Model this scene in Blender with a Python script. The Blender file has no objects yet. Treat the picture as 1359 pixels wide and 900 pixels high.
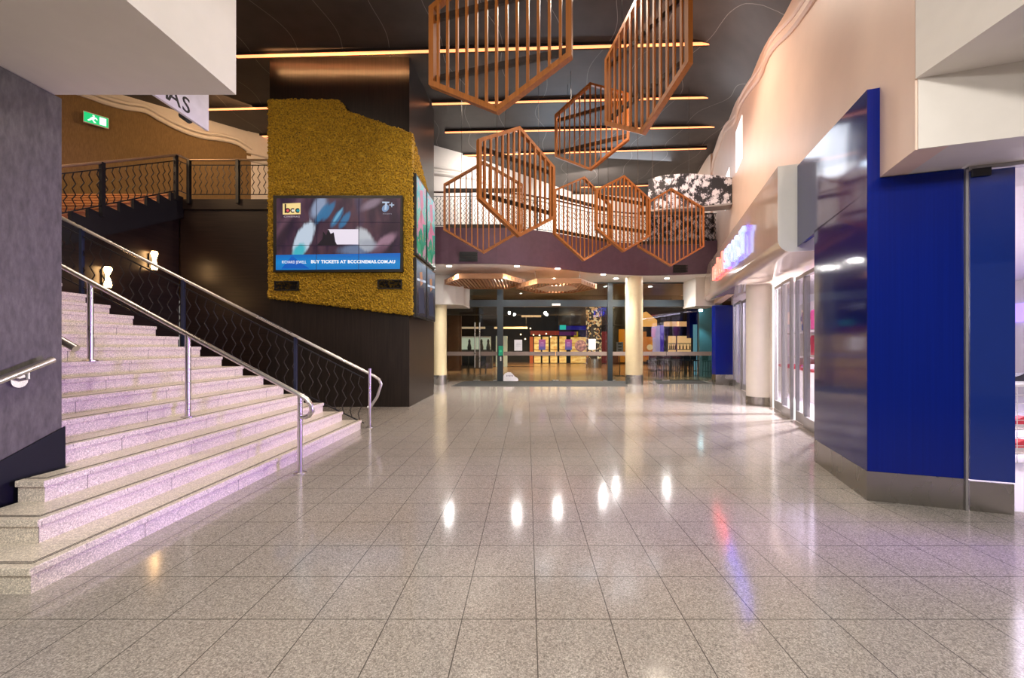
import bpy, math, random
from mathutils import Vector, Matrix
random.seed(7)
C = bpy.context.scene.collection
PI = math.pi
F, CX, CY, H = 535.0, 700.0, 459.0, 1.5          # measured focal length (px), vanishing point, eye height

def at(x, y, Y):
    return Vector(((x - CX) / F * Y, Y, H + (CY - y) / F * Y))
def px_x(x, Y): return (x - CX) / F * Y
def on_line(x, p, d):
    """plan point of the line p + t d that stands in the direction of picture column x"""
    k = (x - CX) / F
    t = (p[0] - k * p[1]) / (k * d[1] - d[0])
    return t, (p[0] + d[0] * t, p[1] + d[1] * t)

def dense(pts, k=5):
    out = []; n = len(pts)
    for i in range(n - 1):
        p0, p1, p2, p3 = pts[max(0, i - 1)], pts[i], pts[i + 1], pts[min(n - 1, i + 2)]
        for j in range(k):
            f = j / k; out.append(.5 * ((2 * p1) + (p2 - p0) * f + (2 * p0 - 5 * p1 + 4 * p2 - p3) * f * f + (3 * p1 - p0 - 3 * p2 + p3) * f ** 3))
    out.append(pts[-1]); return out
# ------------------------------------------------------------------ mesh collecting
class MB:
    def __init__(s): s.v = []; s.f = []
    def add(s, vs, fs):
        o = len(s.v); s.v += [tuple(v) for v in vs]; s.f += [tuple(i + o for i in f) for f in fs]; return s
    def box(s, x0, x1, y0, y1, z0, z1):
        if x0 > x1: x0, x1 = x1, x0
        if y0 > y1: y0, y1 = y1, y0
        if z0 > z1: z0, z1 = z1, z0
        return s.prism([(x0, y0), (x1, y0), (x1, y1), (x0, y1)], z0, z1)
    def prism(s, poly, z0, z1):
        n = len(poly)
        a = sum(poly[i][0] * poly[(i + 1) % n][1] - poly[(i + 1) % n][0] * poly[i][1] for i in range(n))
        if a < 0: poly = poly[::-1]
        za = z0 if isinstance(z0, (list, tuple)) else [z0] * n
        zb = z1 if isinstance(z1, (list, tuple)) else [z1] * n
        if a < 0 and isinstance(z0, (list, tuple)): za = za[::-1]
        if a < 0 and isinstance(z1, (list, tuple)): zb = zb[::-1]
        vs = [(p[0], p[1], za[i]) for i, p in enumerate(poly)] + [(p[0], p[1], zb[i]) for i, p in enumerate(poly)]
        fs = [tuple(range(n))[::-1], tuple(range(n, 2 * n))]
        fs += [(i, (i + 1) % n, n + (i + 1) % n, n + i) for i in range(n)]
        return s.add(vs, fs)
    def slab(s, pts, off):
        """polygon pts (3-D, planar) thickened by the vector off"""
        n = len(pts); pts = [Vector(p) for p in pts]; off = Vector(off)
        nrm = Vector((0, 0, 0))
        for i in range(n): nrm += pts[i].cross(pts[(i + 1) % n])
        if nrm.dot(off) > 0: pts = pts[::-1]
        vs = pts + [p + off for p in pts]
        fs = [tuple(range(n)), tuple(range(2 * n - 1, n - 1, -1))]
        fs += [((i + 1) % n, i, n + i, n + (i + 1) % n) for i in range(n)]
        return s.add(vs, fs)
    def tube(s, pts, r, n=10, cap=True):
        pts = [Vector(p) for p in pts]; m = len(pts); rings = []
        up = None
        for i, p in enumerate(pts):
            if i == 0: t = pts[1] - p
            elif i == m - 1: t = p - pts[i - 1]
            else: t = (pts[i + 1] - p).normalized() + (p - pts[i - 1]).normalized()
            t.normalize()
            if up is None:
                up = Vector((0, 0, 1)) if abs(t.z) < .9 else Vector((0, 1, 0))
            b = t.cross(up).normalized(); up = b.cross(t).normalized()
            k = 1.0
            if 0 < i < m - 1:
                c = max(.35, t.dot((p - pts[i - 1]).normalized())); k = 1 / c
            rr = r[i] if isinstance(r, (list, tuple)) else r
            k = min(k, 1.3)
            rings.append([p + (b * math.cos(a) + up * math.sin(a)) * rr * k for a in [2 * PI * j / n + PI / n for j in range(n)]])
        vs = [v for g in rings for v in g]
        fs = []
        for i in range(m - 1):
            for j in range(n):
                a = i * n + j; b2 = i * n + (j + 1) % n
                fs.append((a, b2, b2 + n, a + n))
        if cap: fs += [tuple(range(n))[::-1], tuple(range((m - 1) * n, m * n))]
        return s.add(vs, fs)
    def lathe(s, c, prof, n=24):
        """prof: list of (radius, z) upward round the vertical axis through c"""
        vs = []; fs = []
        for r, z in prof:
            for j in range(n):
                a = 2 * PI * j / n; vs.append((c[0] + r * math.cos(a), c[1] + r * math.sin(a), c[2] + z))
        for i in range(len(prof) - 1):
            for j in range(n):
                a = i * n + j; b = i * n + (j + 1) % n
                fs.append((a, b, b + n, a + n))
        fs += [tuple(range(n))[::-1], tuple(range((len(prof) - 1) * n, len(prof) * n))]
        return s.add(vs, fs)
    def beam(s, a, b, w, d, side):
        """rectangular bar a-b: width w in the plane spanned with 'side' normal, depth d along side"""
        a, b = Vector(a), Vector(b); t = (b - a).normalized(); sd = Vector(side).normalized()
        q = t.cross(sd).normalized()
        vs = []
        for p in (a, b):
            for i, j in ((-1, -1), (1, -1), (1, 1), (-1, 1)):
                vs.append(p + q * (w / 2 * i) + sd * (d / 2 * j))
        return s.add(vs, [(0, 1, 2, 3)[::-1], (4, 5, 6, 7), (0, 1, 5, 4), (1, 2, 6, 5), (2, 3, 7, 6), (3, 0, 4, 7)])
    def mesh(s, name, mat, org=(0, 0, 0), smooth=False, bevel=0):
        me = bpy.data.meshes.new(name)
        me.from_pydata([(v[0] - org[0], v[1] - org[1], v[2] - org[2]) for v in s.v], [], s.f)
        import bmesh
        bm = bmesh.new(); bm.from_mesh(me)
        bmesh.ops.recalc_face_normals(bm, faces=bm.faces)
        bm.to_mesh(me); bm.free()
        me.materials.append(mat)
        if smooth:
            me.polygons.foreach_set('use_smooth', [True] * len(me.polygons))
            try: me.set_sharp_from_angle(angle=math.radians(38))
            except Exception: pass
        me.update()
        return me

def thing(name, label, cat, loc=(0, 0, 0), group=None, kind=None):
    o = bpy.data.objects.new(name, None); C.objects.link(o); o.location = loc
    o.empty_display_size = .2
    if label: o['label'] = label
    if cat: o['category'] = cat
    if group: o['group'] = group
    if kind: o['kind'] = kind
    return o
def wloc(o):
    l = Vector(o.location)
    while o.parent: o = o.parent; l += Vector(o.location)
    return l
def part(name, mb, mat, parent, smooth=False, label=None, kind=None, bevel=0):
    org = wloc(parent)
    o = bpy.data.objects.new(name, mb.mesh(name, mat, org, smooth)); C.objects.link(o); o.parent = parent
    if label: o['label'] = label
    if kind: o['kind'] = kind
    if bevel: bev(o, bevel)
    return o
def bev(o, w, seg=2):
    m = o.modifiers.new('edge', 'BEVEL'); m.width = w; m.segments = seg; m.limit_method = 'ANGLE'; m.angle_limit = math.radians(40)
def solo(name, mb, mat, label, cat, group=None, smooth=False, kind=None, bevel=0):
    xs = [v[0] for v in mb.v]; ys = [v[1] for v in mb.v]; zs = [v[2] for v in mb.v]
    org = ((min(xs) + max(xs)) / 2, (min(ys) + max(ys)) / 2, min(zs))
    o = bpy.data.objects.new(name, mb.mesh(name, mat, org, smooth)); C.objects.link(o); o.location = org
    if label: o['label'] = label
    if cat: o['category'] = cat
    if group: o['group'] = group
    if kind: o['kind'] = kind
    if bevel: bev(o, bevel)
    return o
def struct(name, mb, mat, label=None, smooth=False, cat=None, bevel=0):
    o = bpy.data.objects.new(name, mb.mesh(name, mat, (0, 0, 0), smooth)); C.objects.link(o)
    o['kind'] = 'structure'
    if label: o['label'] = label
    o['category'] = cat or name.split('_')[0]
    if bevel: bev(o, bevel)
    return o
def text_mb(txt, size, origin, right, up, depth=.01, align='LEFT', bold=0.0, space=1.0, width=None):
    """raised lettering as mesh: origin = baseline start, right/up = unit vectors"""
    cu = bpy.data.curves.new('t', 'FONT'); cu.body = txt; cu.size = size; cu.align_x = align
    cu.extrude = depth / 2; cu.offset = bold; cu.space_character = space; cu.resolution_u = 4
    ob = bpy.data.objects.new('t', cu); C.objects.link(ob)
    dg = bpy.context.evaluated_depsgraph_get(); dg.update()
    me = bpy.data.meshes.new_from_object(ob.evaluated_get(dg))
    r = Vector(right).normalized(); u = Vector(up).normalized(); n = r.cross(u)
    sx = 1.0
    if width:
        xs = [v.co.x for v in me.vertices]; w = max(xs) - min(xs); sx = width / w
    o = Vector(origin); mb = MB()
    mb.v = [tuple(o + r * (v.co.x * sx) + u * v.co.y + n * (v.co.z + depth / 2)) for v in me.vertices]
    mb.f = [tuple(p.vertices) for p in me.polygons]
    bpy.data.objects.remove(ob); bpy.data.curves.remove(cu); bpy.data.meshes.remove(me)
    return mb

# ------------------------------------------------------------------ materials
def srgb(r, g, b):
    def f(c):
        c /= 255.0
        return c / 12.92 if c <= .04045 else ((c + .055) / 1.055) ** 2.4
    return (f(r), f(g), f(b), 1)
class NT:
    def __init__(s, name):
        s.m = bpy.data.materials.new(name); s.m.use_nodes = True; s.t = s.m.node_tree; s.n = s.t.nodes
        s.p = s.n['Principled BSDF']; s.out = s.n['Material Output']
    def node(s, typ, **kw):
        n = s.n.new(typ)
        for k, v in kw.items():
            if k.startswith('_'): setattr(n, k[1:], v)
            else: n.inputs[k.replace('__', ' ')].default_value = v
        return n
    def link(s, a, b): s.t.links.new(a, b)
    def m2(s, op, a, b=None, c=None):
        n = s.n.new('ShaderNodeMath'); n.operation = op
        for i, x in enumerate((a, b, c)):
            if x is None: continue
            if isinstance(x, (int, float)): n.inputs[i].default_value = x
            else: s.link(x, n.inputs[i])
        return n.outputs[0]
    def coord(s, kind='Object'):
        return s.n.new('ShaderNodeTexCoord').outputs[kind]
    def sep(s, v):
        n = s.n.new('ShaderNodeSeparateXYZ'); s.link(v, n.inputs[0]); return n.outputs
    def mapping(s, v, scale=(1, 1, 1), rot=(0, 0, 0)):
        n = s.n.new('ShaderNodeMapping'); s.link(v, n.inputs[0]); n.inputs['Scale'].default_value = scale; n.inputs['Rotation'].default_value = rot
        return n.outputs[0]
    def noise(s, v, scale, detail=2, rough=.5):
        n = s.n.new('ShaderNodeTexNoise'); s.link(v, n.inputs['Vector']); n.inputs['Scale'].default_value = scale
        n.inputs['Detail'].default_value = detail; n.inputs['Roughness'].default_value = rough
        return n.outputs['Fac']
    def voro(s, v, scale, out='Color', feature='F1'):
        n = s.n.new('ShaderNodeTexVoronoi'); n.feature = feature; s.link(v, n.inputs['Vector']); n.inputs['Scale'].default_value = scale
        return n.outputs[out]
    def ramp(s, fac, stops, interp='LINEAR'):
        n = s.n.new('ShaderNodeValToRGB'); s.link(fac, n.inputs[0]); n.color_ramp.interpolation = interp
        e = n.color_ramp.elements
        while len(e) < len(stops): e.new(.5)
        for i, (p, c) in enumerate(stops):
            e[i].position = p; e[i].color = c
        return n.outputs[0]
    def mix(s, fac, a, b, blend='MIX'):
        n = s.n.new('ShaderNodeMix'); n.data_type = 'RGBA'; n.blend_type = blend
        for sock, x in ((n.inputs[0], fac), (n.inputs[6], a), (n.inputs[7], b)):
            if isinstance(x, (int, float, tuple)): sock.default_value = x
            else: s.link(x, sock)
        return n.outputs[2]
    def bump(s, h, strength=.2, dist=.01):
        n = s.n.new('ShaderNodeBump'); n.inputs['Strength'].default_value = strength; n.inputs['Distance'].default_value = dist
        s.link(h, n.inputs['Height']); s.link(n.outputs[0], s.p.inputs['Normal'])
    def col(s, c):
        if isinstance(c, tuple): s.p.inputs['Base Color'].default_value = c
        else: s.link(c, s.p.inputs['Base Color'])
    def pset(s, **kw):
        for k, v in kw.items():
            i = s.p.inputs[k.replace('__', ' ')]
            if isinstance(v, (int, float, tuple)): i.default_value = v
            else: s.link(v, i)
        return s

def plain(name, c, rough=.5, metal=0, spec=.5, vary=.06, scale=6, coat=0):
    t = NT(name); v = t.coord()
    n = t.noise(v, scale, 3)
    lo = tuple(x * (1 - vary) for x in c[:3]) + (1,); hi = tuple(min(1, x * (1 + vary)) for x in c[:3]) + (1,)
    t.col(t.ramp(n, [(.3, lo), (.7, hi)]))
    t.pset(Roughness=rough, Metallic=metal)
    t.p.inputs['Specular IOR Level'].default_value = spec
    if coat: t.p.inputs['Coat Weight'].default_value = coat; t.p.inputs['Coat Roughness'].default_value = .05
    return t.m
def emit(name, c, s, base=None):
    t = NT(name); v = t.coord()
    t.col(base or c); t.p.inputs['Emission Color'].default_value = c; t.p.inputs['Emission Strength'].default_value = s
    t.pset(Roughness=.4)
    return t.m
def steel(name, c=(.62, .6, .58, 1), rough=.28, brush=(1, 1, 1)):
    t = NT(name); v = t.mapping(t.coord(), brush)
    n = t.noise(v, 2, 2)
    t.col(c); t.pset(Metallic=1.0, Roughness=t.m2('ADD', t.m2('MULTIPLY', n, .1), rough - .05))
    return t.m
def glass(name, tint=(.92, .96, .96, 1), refl=1.0, ior=1.5):
    t = NT(name); t.n.remove(t.p)
    tr = t.node('ShaderNodeBsdfTransparent', Color=tint); gl = t.node('ShaderNodeBsdfGlossy', Roughness=.0)
    fr = t.node('ShaderNodeFresnel', IOR=ior); bf = t.n.new('ShaderNodeNewGeometry').outputs['Backfacing']
    t.link(t.m2('ADD', ior, t.m2('MULTIPLY', bf, 1 / ior - ior)), fr.inputs[0]); mx = t.n.new('ShaderNodeMixShader')
    f = t.m2('MULTIPLY', fr.outputs[0], refl)
    t.link(f, mx.inputs[0]); t.link(tr.outputs[0], mx.inputs[1]); t.link(gl.outputs[0], mx.inputs[2]); t.link(mx.outputs[0], t.out.inputs[0])
    return t.m
def granite(name, base, joints, speck=1.0, rough=.12, spec=.5):
    """speckled terrazzo; joints = function(NT, xyz sockets) -> joint mask socket"""
    t = NT(name); v = t.coord(); x, y, z = t.sep(v)
    cell = t.sep(t.voro(v, 175))[0]
    cell2 = t.sep(t.voro(v, 105))[1]
    a = t.ramp(cell, [(.0, tuple(c * (1 - .75 * speck) for c in base[:3]) + (1,)), (.22, tuple(c * .8 for c in base[:3]) + (1,)), (.6, base), (1, tuple(min(1, c * 1.45) for c in base[:3]) + (1,))])
    b = t.ramp(cell2, [(.0, (.25, .24, .23, 1)), (.10, (.5, .49, .48, 1)), (.16, (.97, .97, .97, 1)), (.9, (1, 1, 1, 1)), (1, (1.0, .98, .95, 1))])
    c = t.mix(.75 * speck, a, b, 'MULTIPLY')
    big = t.noise(v, 1.3, 3)
    c = t.mix(.25, c, t.ramp(big, [(.3, (.75, .75, .75, 1)), (.7, (1.0, 1.0, 1.0, 1))]), 'MULTIPLY')
    j = joints(t, x, y, z) if joints else None
    if j is not None:
        c = t.mix(j, c, tuple(q * .25 for q in base[:3]) + (1,))
    t.col(c)
    t.pset(Roughness=t.m2('ADD', t.m2('MULTIPLY', t.noise(v, 3, 3), .06), rough - .03))
    t.p.inputs['Specular IOR Level'].default_value = spec
    return t.m
def tile_joint(T, ox, oy, w):
    def f(t, x, y, z):
        def line(c, o):
            fr = t.m2('FRACT', t.m2('DIVIDE', t.m2('SUBTRACT', c, o), T))
            return t.m2('LESS_THAN', fr, w / T)
        return t.m2('MAXIMUM', line(x, ox - 40 * T), line(y, oy - 40 * T))
    return f
def riser_joint(t, x, y, z):
    off = t.m2('MULTIPLY', t.m2('FLOOR', t.m2('DIVIDE', t.m2('ADD', z, .02), .165)), .437)
    fr = t.m2('FRACT', t.m2('DIVIDE', t.m2('ADD', t.m2('ADD', y, 20.0), off), 1.02))
    g = t.n.new('ShaderNodeNewGeometry'); nx = t.m2('ABSOLUTE', t.sep(g.outputs['Normal'])[0])
    return t.m2('MULTIPLY', t.m2('LESS_THAN', fr, .006), t.m2('GREATER_THAN', nx, .6))

T = .4065
M = {}
M['blue_door'] = plain('blue_glass_door', (.003, .022, .20, 1), .05, vary=.02, spec=.8)
M['floor'] = granite('terrazzo_floor', (.375, .34, .305, 1), tile_joint(T, .045, 2.208, .0056), .5, .125, .6)
M['step'] = granite('stair_granite', (.70, .63, .53, 1), riser_joint, .42, .35, .4)
M['lobby_floor'] = plain('lobby_floor_vinyl', (.33, .2, .11, 1), .22, vary=.2, scale=2)
M['white'] = plain('white_plaster', (.74, .70, .65, 1), .6, vary=.02)
M['wall_right'] = plain('cream_plaster', (.82, .63, .52, 1), .42, vary=.03, scale=2)
M['band'] = plain('gloss_cream_panel', (.66, .53, .45, 1), .13, vary=.02, coat=.4)
M['cap'] = plain('white_panel', (.78, .75, .70, 1), .45, vary=.02)
M['column'] = plain('cream_column_paint', (.76, .66, .42, 1), .35, vary=.03)
M['steel'] = steel('brushed_steel')
M['kick'] = steel('steel_kick_plate', (.40, .38, .35, 1), .27, (2, 2, 1))
M['black'] = plain('black_metal', (.012, .012, .013, 1), .4)
M['wrought'] = plain('black_wrought_bar', (.05, .045, .042, 1), .33, metal=.7)
M['dark_metal'] = plain('charcoal_frame', (.018, .028, .036, 1), .35)
M['alu'] = plain('grey_aluminium', (.36, .35, .35, 1), .35, metal=.6)
M['navy'] = plain('navy_skirting', (.004, .004, .010, 1), .5, spec=.2)
M['groove'] = plain('dark_groove', (.06, .05, .045, 1), .6)
M['rubber'] = plain('entrance_mat', (.035, .037, .038, 1), .95, vary=.3, scale=120)
M['paper'] = plain('white_paper', (.80, .80, .86, 1), .6)
M['soffit'] = plain('soffit_plaster', (.90, .88, .87, 1), .5, vary=.02)
M['fascia'] = plain('dark_mauve_fascia', (.095, .046, .072, 1), .45, vary=.1)  # magenta glow falling on the dark front is mixed into this colour
M['dark_wall'] = plain('dark_lobby_wall', (.035, .028, .024, 1), .5, vary=.3, scale=1.5)
M['lobby_ceiling'] = plain('grey_lobby_ceiling', (.09, .09, .085, 1), .6, vary=.3, scale=.8)

def timber(name, c, axis, rough=.3, contrast=.5):
    t = NT(name); v = t.coord()
    sc = {'v': (28, 28, 1.2), 'h': (1.2, 1.2, 28)}[axis]
    n = t.noise(t.mapping(v, sc), 1.0, 4, .6)
    t.col(t.ramp(n, [(.3, tuple(q * (1 - contrast) for q in c[:3]) + (1,)), (.7, tuple(q * (1 + contrast) for q in c[:3]) + (1,))]))
    t.pset(Roughness=rough)
    return t.m
M['tower'] = timber('dark_veneer_upright', (.017, .011, .009, 1), 'v', .36)
M['veneer'] = timber('dark_veneer_level', (.018, .010, .007, 1), 'h', .36)
M['copper'] = timber('orange_timber', (.31, .10, .016, 1), 'v', .42, .22)
M['copper_pale'] = timber('pale_timber', (.40, .19, .085, 1), 'h', .4, .15)
M['batten'] = timber('dark_batten', (.018, .012, .010, 1), 'h', .5)
M['tread_wood'] = timber('warm_stair_timber', (.42, .20, .08, 1), 'h', .4, .3)

t = NT('grey_render'); v = t.coord()
n = t.noise(t.mapping(v, (9, 9, 3)), 3, 6, .65)
t.col(t.ramp(n, [(.3, (.055, .050, .045, 1)), (.5, (.085, .077, .069, 1)), (.72, (.125, .113, .102, 1))])); t.pset(Roughness=.65); t.bump(n, .15); M['grey'] = t.m

t = NT('gold_fabric_wall'); v = t.coord()
n = t.noise(t.mapping(v, (14, 14, 2)), 4, 5, .7)
t.col(t.ramp(n, [(.3, (.15, .094, .038, 1)), (.7, (.255, .165, .065, 1))])); t.pset(Roughness=.8); M['gold'] = t.m

t = NT('gold_moss'); v = t.coord()
n = t.noise(v, 26, 4, .75)
t.col(t.ramp(n, [(.32, (.03, .017, .002, 1)), (.44, (.30, .175, .008, 1)), (.60, (.56, .34, .014, 1)), (.82, (.76, .50, .05, 1))])); t.pset(Roughness=.8); M['moss'] = t.m

t = NT('blue_gloss'); v = t.coord()
n = t.noise(t.mapping(v, (60, 60, .6)), 1, 2)
t.col(t.ramp(n, [(.3, (.0005, .009, .17, 1)), (.7, (.0008, .011, .195, 1))])); t.pset(Roughness=.2); t.p.inputs['Specular IOR Level'].default_value = .28
M['blue'] = t.m
t = NT('blue_mirror_cladding'); v = t.coord()
t.col((.004, .008, .12, 1)); t.pset(Roughness=.09)
t.p.inputs['IOR'].default_value = 1.65
n = t.noise(t.mapping(v, (1, 1, .8)), 1.2, 2); t.bump(n, .06, .05)
M['blue_mirror'] = t.m

t = NT('dark_ceiling'); v = t.coord(); x, y, z = t.sep(v)
w = t.m2('ADD', t.m2('MULTIPLY', t.m2('SINE', t.m2('MULTIPLY', y, 2.6)), .10), t.m2('MULTIPLY', t.m2('SINE', t.m2('ADD', t.m2('MULTIPLY', y, 1.1), t.m2('MULTIPLY', x, .9))), .16))
fr = t.m2('FRACT', t.m2('DIVIDE', t.m2('ADD', t.m2('ADD', x, w), 30.0), 1.22))
ln = t.m2('LESS_THAN', fr, .011)
t.col(t.mix(ln, t.ramp(t.noise(v, 2, 3), [(.3, (.036, .028, .025, 1)), (.7, (.052, .042, .038, 1))]), (.22, .20, .19, 1)))
t.pset(Roughness=.55); M['ceiling'] = t.m

t = NT('floral_mural'); v = t.coord()
a = t.voro(v, 4.2, 'Distance'); n = t.noise(t.mapping(v, (1.3, 1.3, .8)), 15, 5, .75)
f = t.m2('ADD', t.m2('MULTIPLY', a, -.55), n)
f2 = t.m2('ADD', f, t.m2('MULTIPLY', t.noise(v, 5, 2), .30))
t.col(t.ramp(f2, [(.34, (.012, .012, .018, 1)), (.385, (.13, .13, .17, 1)), (.42, (.6, .6, .68, 1)), (.52, (.78, .78, .84, 1))])); t.pset(Roughness=.5); M['floral'] = t.m

M['strip'] = emit('warm_led', (1.0, .33, .125, 1), 2.8)
M['down'] = emit('white_lamp', (1.0, .97, .93, 1), 600.0)
M['sconce'] = emit('warm_sconce_lamp', (1.0, .58, .24, 1), 26.0)
M['glass'] = glass('clear_glass', (.86, .93, .93, 1), 1.0, 1.55)
M['shop_glass'] = glass('shop_glass', (.95, .95, .97, 1), .8, 1.5)
M['window_lit'] = emit('daylit_window', (1.0, .97, 1.0, 1), 1.6)

def em(name, r, g, b, s=1.0):
    c = srgb(r, g, b); return emit(name, c, s, base=(c[0] * .2, c[1] * .2, c[2] * .2, 1))

# ------------------------------------------------------------------ shell: floor, ceiling
zc = lambda Y: H + 6.20 + .09 * Y          # hall ceiling height
UP = 5.115                                   # upper floor level
SOF = 4.2                                    # entrance soffit level
YG = 17.2                                    # entrance glazing
U = Vector((.3130, .9498)); V2 = Vector((.9498, -.3130))        # directions of the slanted right-hand front
A0 = Vector((3.30, 3.91))                    # blue pillar corner
W0 = Vector((3.394, 3.879))                  # upper right wall line
def Wp(t, s=0): p = W0 + U * t + V2 * s; return (p.x, p.y)
def Ap(t, s=0): p = A0 + U * t + V2 * s; return (p.x, p.y)
CR = (3.215, 3.335)

struct('floor', MB().add([(-16, -9, 0), (14, -9, 0), (14, YG, 0), (-16, YG, 0)], [(0, 1, 2, 3)]), M['floor'], 'grey speckled terrazzo floor laid in square tiles', cat='floor')
struct('floor_lobby', MB().add([(-16, YG, 0), (20, YG, 0), (20, 38, 0), (-16, 38, 0)], [(0, 1, 2, 3)]), M['lobby_floor'], 'polished brown floor of the lobby behind the glass', cat='floor')

# ceiling surface with a drop and soft scallops where it meets the right wall
def wall_x(Y):
    t = (Y - W0.y) / U.y
    return W0.x + U.x * t
mb = MB(); ys = [3.3 + .35 * i for i in range(58)]; offs = [0, .12, .3, .55, .9, 1.4, 2.2, 5, 9, 20]
for Y in ys:
    wx = wall_x(Y) + .05
    drop = max(-.15, 1.15 - .16 * (Y - 7.1)) + .07 * math.sin(Y * 2.1)
    for o in offs:
        k = max(0, 1 - o / 1.4)
        mb.v.append((max(-15, wx - o), Y, zc(Y) - drop * k * k))
nn = len(offs)
for i in range(len(ys) - 1):
    for j in range(nn - 1):
        a = i * nn + j; mb.f.append((a, a + 1, a + 1 + nn, a + nn))
struct('ceiling', mb, M['ceiling'], 'dark ceiling with thin wavy pale seams', smooth=True, cat='ceiling')

# ------------------------------------------------------------------ left: bulkhead, grey pillar wall, stair
struct('wall_left_bulkhead', MB().box(-9, -2.385, -7, 3.30, 3.555, 9.6), M['white'], 'big white box bulkhead hanging over the foot of the stair', cat='bulkhead')
struct('wall_left', MB().box(-8.3, -3.865, .6, 3.345, 0, 3.55), M['grey'], 'mottled grey wall end beside the stair', cat='wall')
# sloping black skirting on the wall end
sk = MB()
sk.slab([(-3.86, 3.36, .4), (-3.86, 3.36, .83), (-3.86, 2.2, .24 + .1), (-3.86, 2.2, .0)], (.01, 0, 0))
struct('baseboard_left', sk, M['navy'], 'sloping black skirting at the foot of the grey wall', cat='skirting')

R_, TR = .165, .305
Xn = lambda n: -3.0 - TR * (n - 1)
Yf = lambda n: 7.25 - .069 * (n - 1)
st = thing('staircase', 'broad pale granite staircase climbing to the left past the grey wall', 'staircase', (-3.0, 4.8, 0))
for n in range(1, 20):
    z0, z1 = R_ * (n - 1), R_ * n; x = Xn(n); yf = Yf(n)
    stp = MB(); tr = MB(); xb = x - TR - .05
    if n <= 3:
        yr = 2.435 + .29 * (n - 1)
        poly = lambda o: [(x + o, yr - o), (x + o, yf), (min(xb, -4.0) if n == 3 else xb - .3, yf), (min(xb, -4.0) if n == 3 else xb - .3, 3.37), (-3.81, 3.37), (-3.81, yr - o)]
    else:
        poly = lambda o: [(x + o, 3.37), (x + o, yf), (xb, yf), (xb, 3.37)]
    stp.prism(poly(0), z0, z1 - .048); tr.prism(poly(.022), z1 - .048, z1)
    s_ = part('step', stp, M['step'], st)
    part('tread', tr, M['step'], s_, bevel=.006)
    g = MB(); y0 = (2.435 + .29 * (n - 1)) if n <= 3 else 3.37
    for d in (.058, .075):
        g.box(x + .022 - d - .004, x + .022 - d + .004, (y0 - .022 + d) if n <= 3 else y0, yf - .01, z1 - .002, z1 + .0012)
        if n <= 3: g.box(-3.81, x + .022 - d, y0 - .022 + d - .004, y0 - .022 + d + .004, z1 - .002, z1 + .0012)
    part('groove', g, M['groove'], s_)
# landing, second flight, upper floor (left)
ZL = R_ * 19
struct('floor_landing', MB().box(-13.5, Xn(19) - TR, 3.37, 6.3, ZL - .2, ZL - .001), M['veneer'], 'landing at the head of the granite stair', cat='landing')
us = thing('upper_staircase', 'second stair flight with lit timber steps, above the sconces', 'staircase', (-10.5, 7.8, ZL))
for n in range(1, 13):
    y0 = 6.3 + .3 * (n - 1)
    part('step', MB().box(-13.4, -8.56, y0, y0 + .36, ZL + R_ * (n - 1) - .12, ZL + R_ * n - .04).box(-13.4, -8.56, y0 - .02, y0 + .36, ZL + R_ * n - .038, ZL + R_ * n), M['tread_wood'], us)
sg = MB()
pts = [(-8.55, 6.3, ZL - .35)]
for n in range(1, 13):
    y0 = 6.3 + .3 * (n - 1); pts += [(-8.55, y0, ZL + R_ * (n - 1)), (-8.55, y0, ZL + R_ * n + .05)]
pts += [(-8.55, 9.95, UP + .05), (-8.55, 9.95, UP - .45)]
sg.slab(pts, (.06, 0, 0))
part('stringer', sg, M['black'], us)
struct('wall_under_flight', MB().slab([(-8.6, 6.3, 0), (-8.6, 9.95, 0), (-8.6, 9.95, UP - .3), (-8.6, 6.3, ZL - .3)], (-.1, 0, 0)), M['veneer'], 'dark timber wall under the second stair flight', cat='wall')
struct('wall_behind_stair', MB().box(-8.6, -6.33, 9.98, 10.1, 0, UP - .25), M['veneer'], 'dark level-grained timber wall behind the stair balustrade', cat='wall')
struct('floor_upper_left', MB().box(-16, -6.33, 9.93, 15.2, UP - .25, UP), M['veneer'], 'upper floor edge at the head of the second flight', cat='floor')

# upper gold wall, its cornice and the pale wall above
E0 = Vector((-9.68, 14.0)); ED = Vector((-.633, -.774))
def Ep(t): p = E0 + ED * t; return (p.x, p.y)
corn = [(78, 116), (108, 126), (122, 130.5), (140, 137), (165, 143.5), (192, 148), (212, 159), (240, 173), (267, 182), (293, 185.5), (312, 190), (322, 195.5), (333, 203)]
cp = []
for x, y in corn:
    tt, p = on_line(x, E0, ED); cp.append((p[0], p[1], H + (CY - y) / F * p[1]))
a, b = Ep(7.5), Ep(-.05)
c0 = (a[0], a[1], cp[0][2] - .1)
lo = [c0] + cp
gw = MB()
for i in range(len(lo) - 1):
    p, q = lo[i], lo[i + 1]
    gw.slab([(p[0], p[1], UP - 2.2), (q[0], q[1], UP - 2.2), (q[0], q[1], q[2]), (p[0], p[1], p[2])], (-.1, .08, 0))
struct('wall_upper_left', gw, M['gold'], 'tall ochre textured wall on the upper level', cat='wall')
pw = MB()
for i in range(len(lo) - 1):
    p, q = lo[i], lo[i + 1]
    pw.slab([(p[0] - .05, p[1] + .04, p[2]), (q[0] - .05, q[1] + .04, q[2]), (q[0] - .05, q[1] + .04, zc(q[1]) + .3), (p[0] - .05, p[1] + .04, zc(p[1]) + .3)], (-.1, .08, 0))
struct('wall_upper_left_head', pw, M['white'], 'pale plaster wall above the wavy cornice', cat='wall')
co = MB(); off = Vector((.774, -.633, 0)) * .05
lo2 = dense([Vector(p) for p in lo])
co.tube([p + off for p in lo2], .07, 8)
co.tube([p + off * 1.6 + Vector((0, 0, .13)) for p in lo2], .05, 8)
struct('trim_1', co, M['white'], 'wavy white cornice over the ochre wall', smooth=True, cat='cornice')

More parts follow.
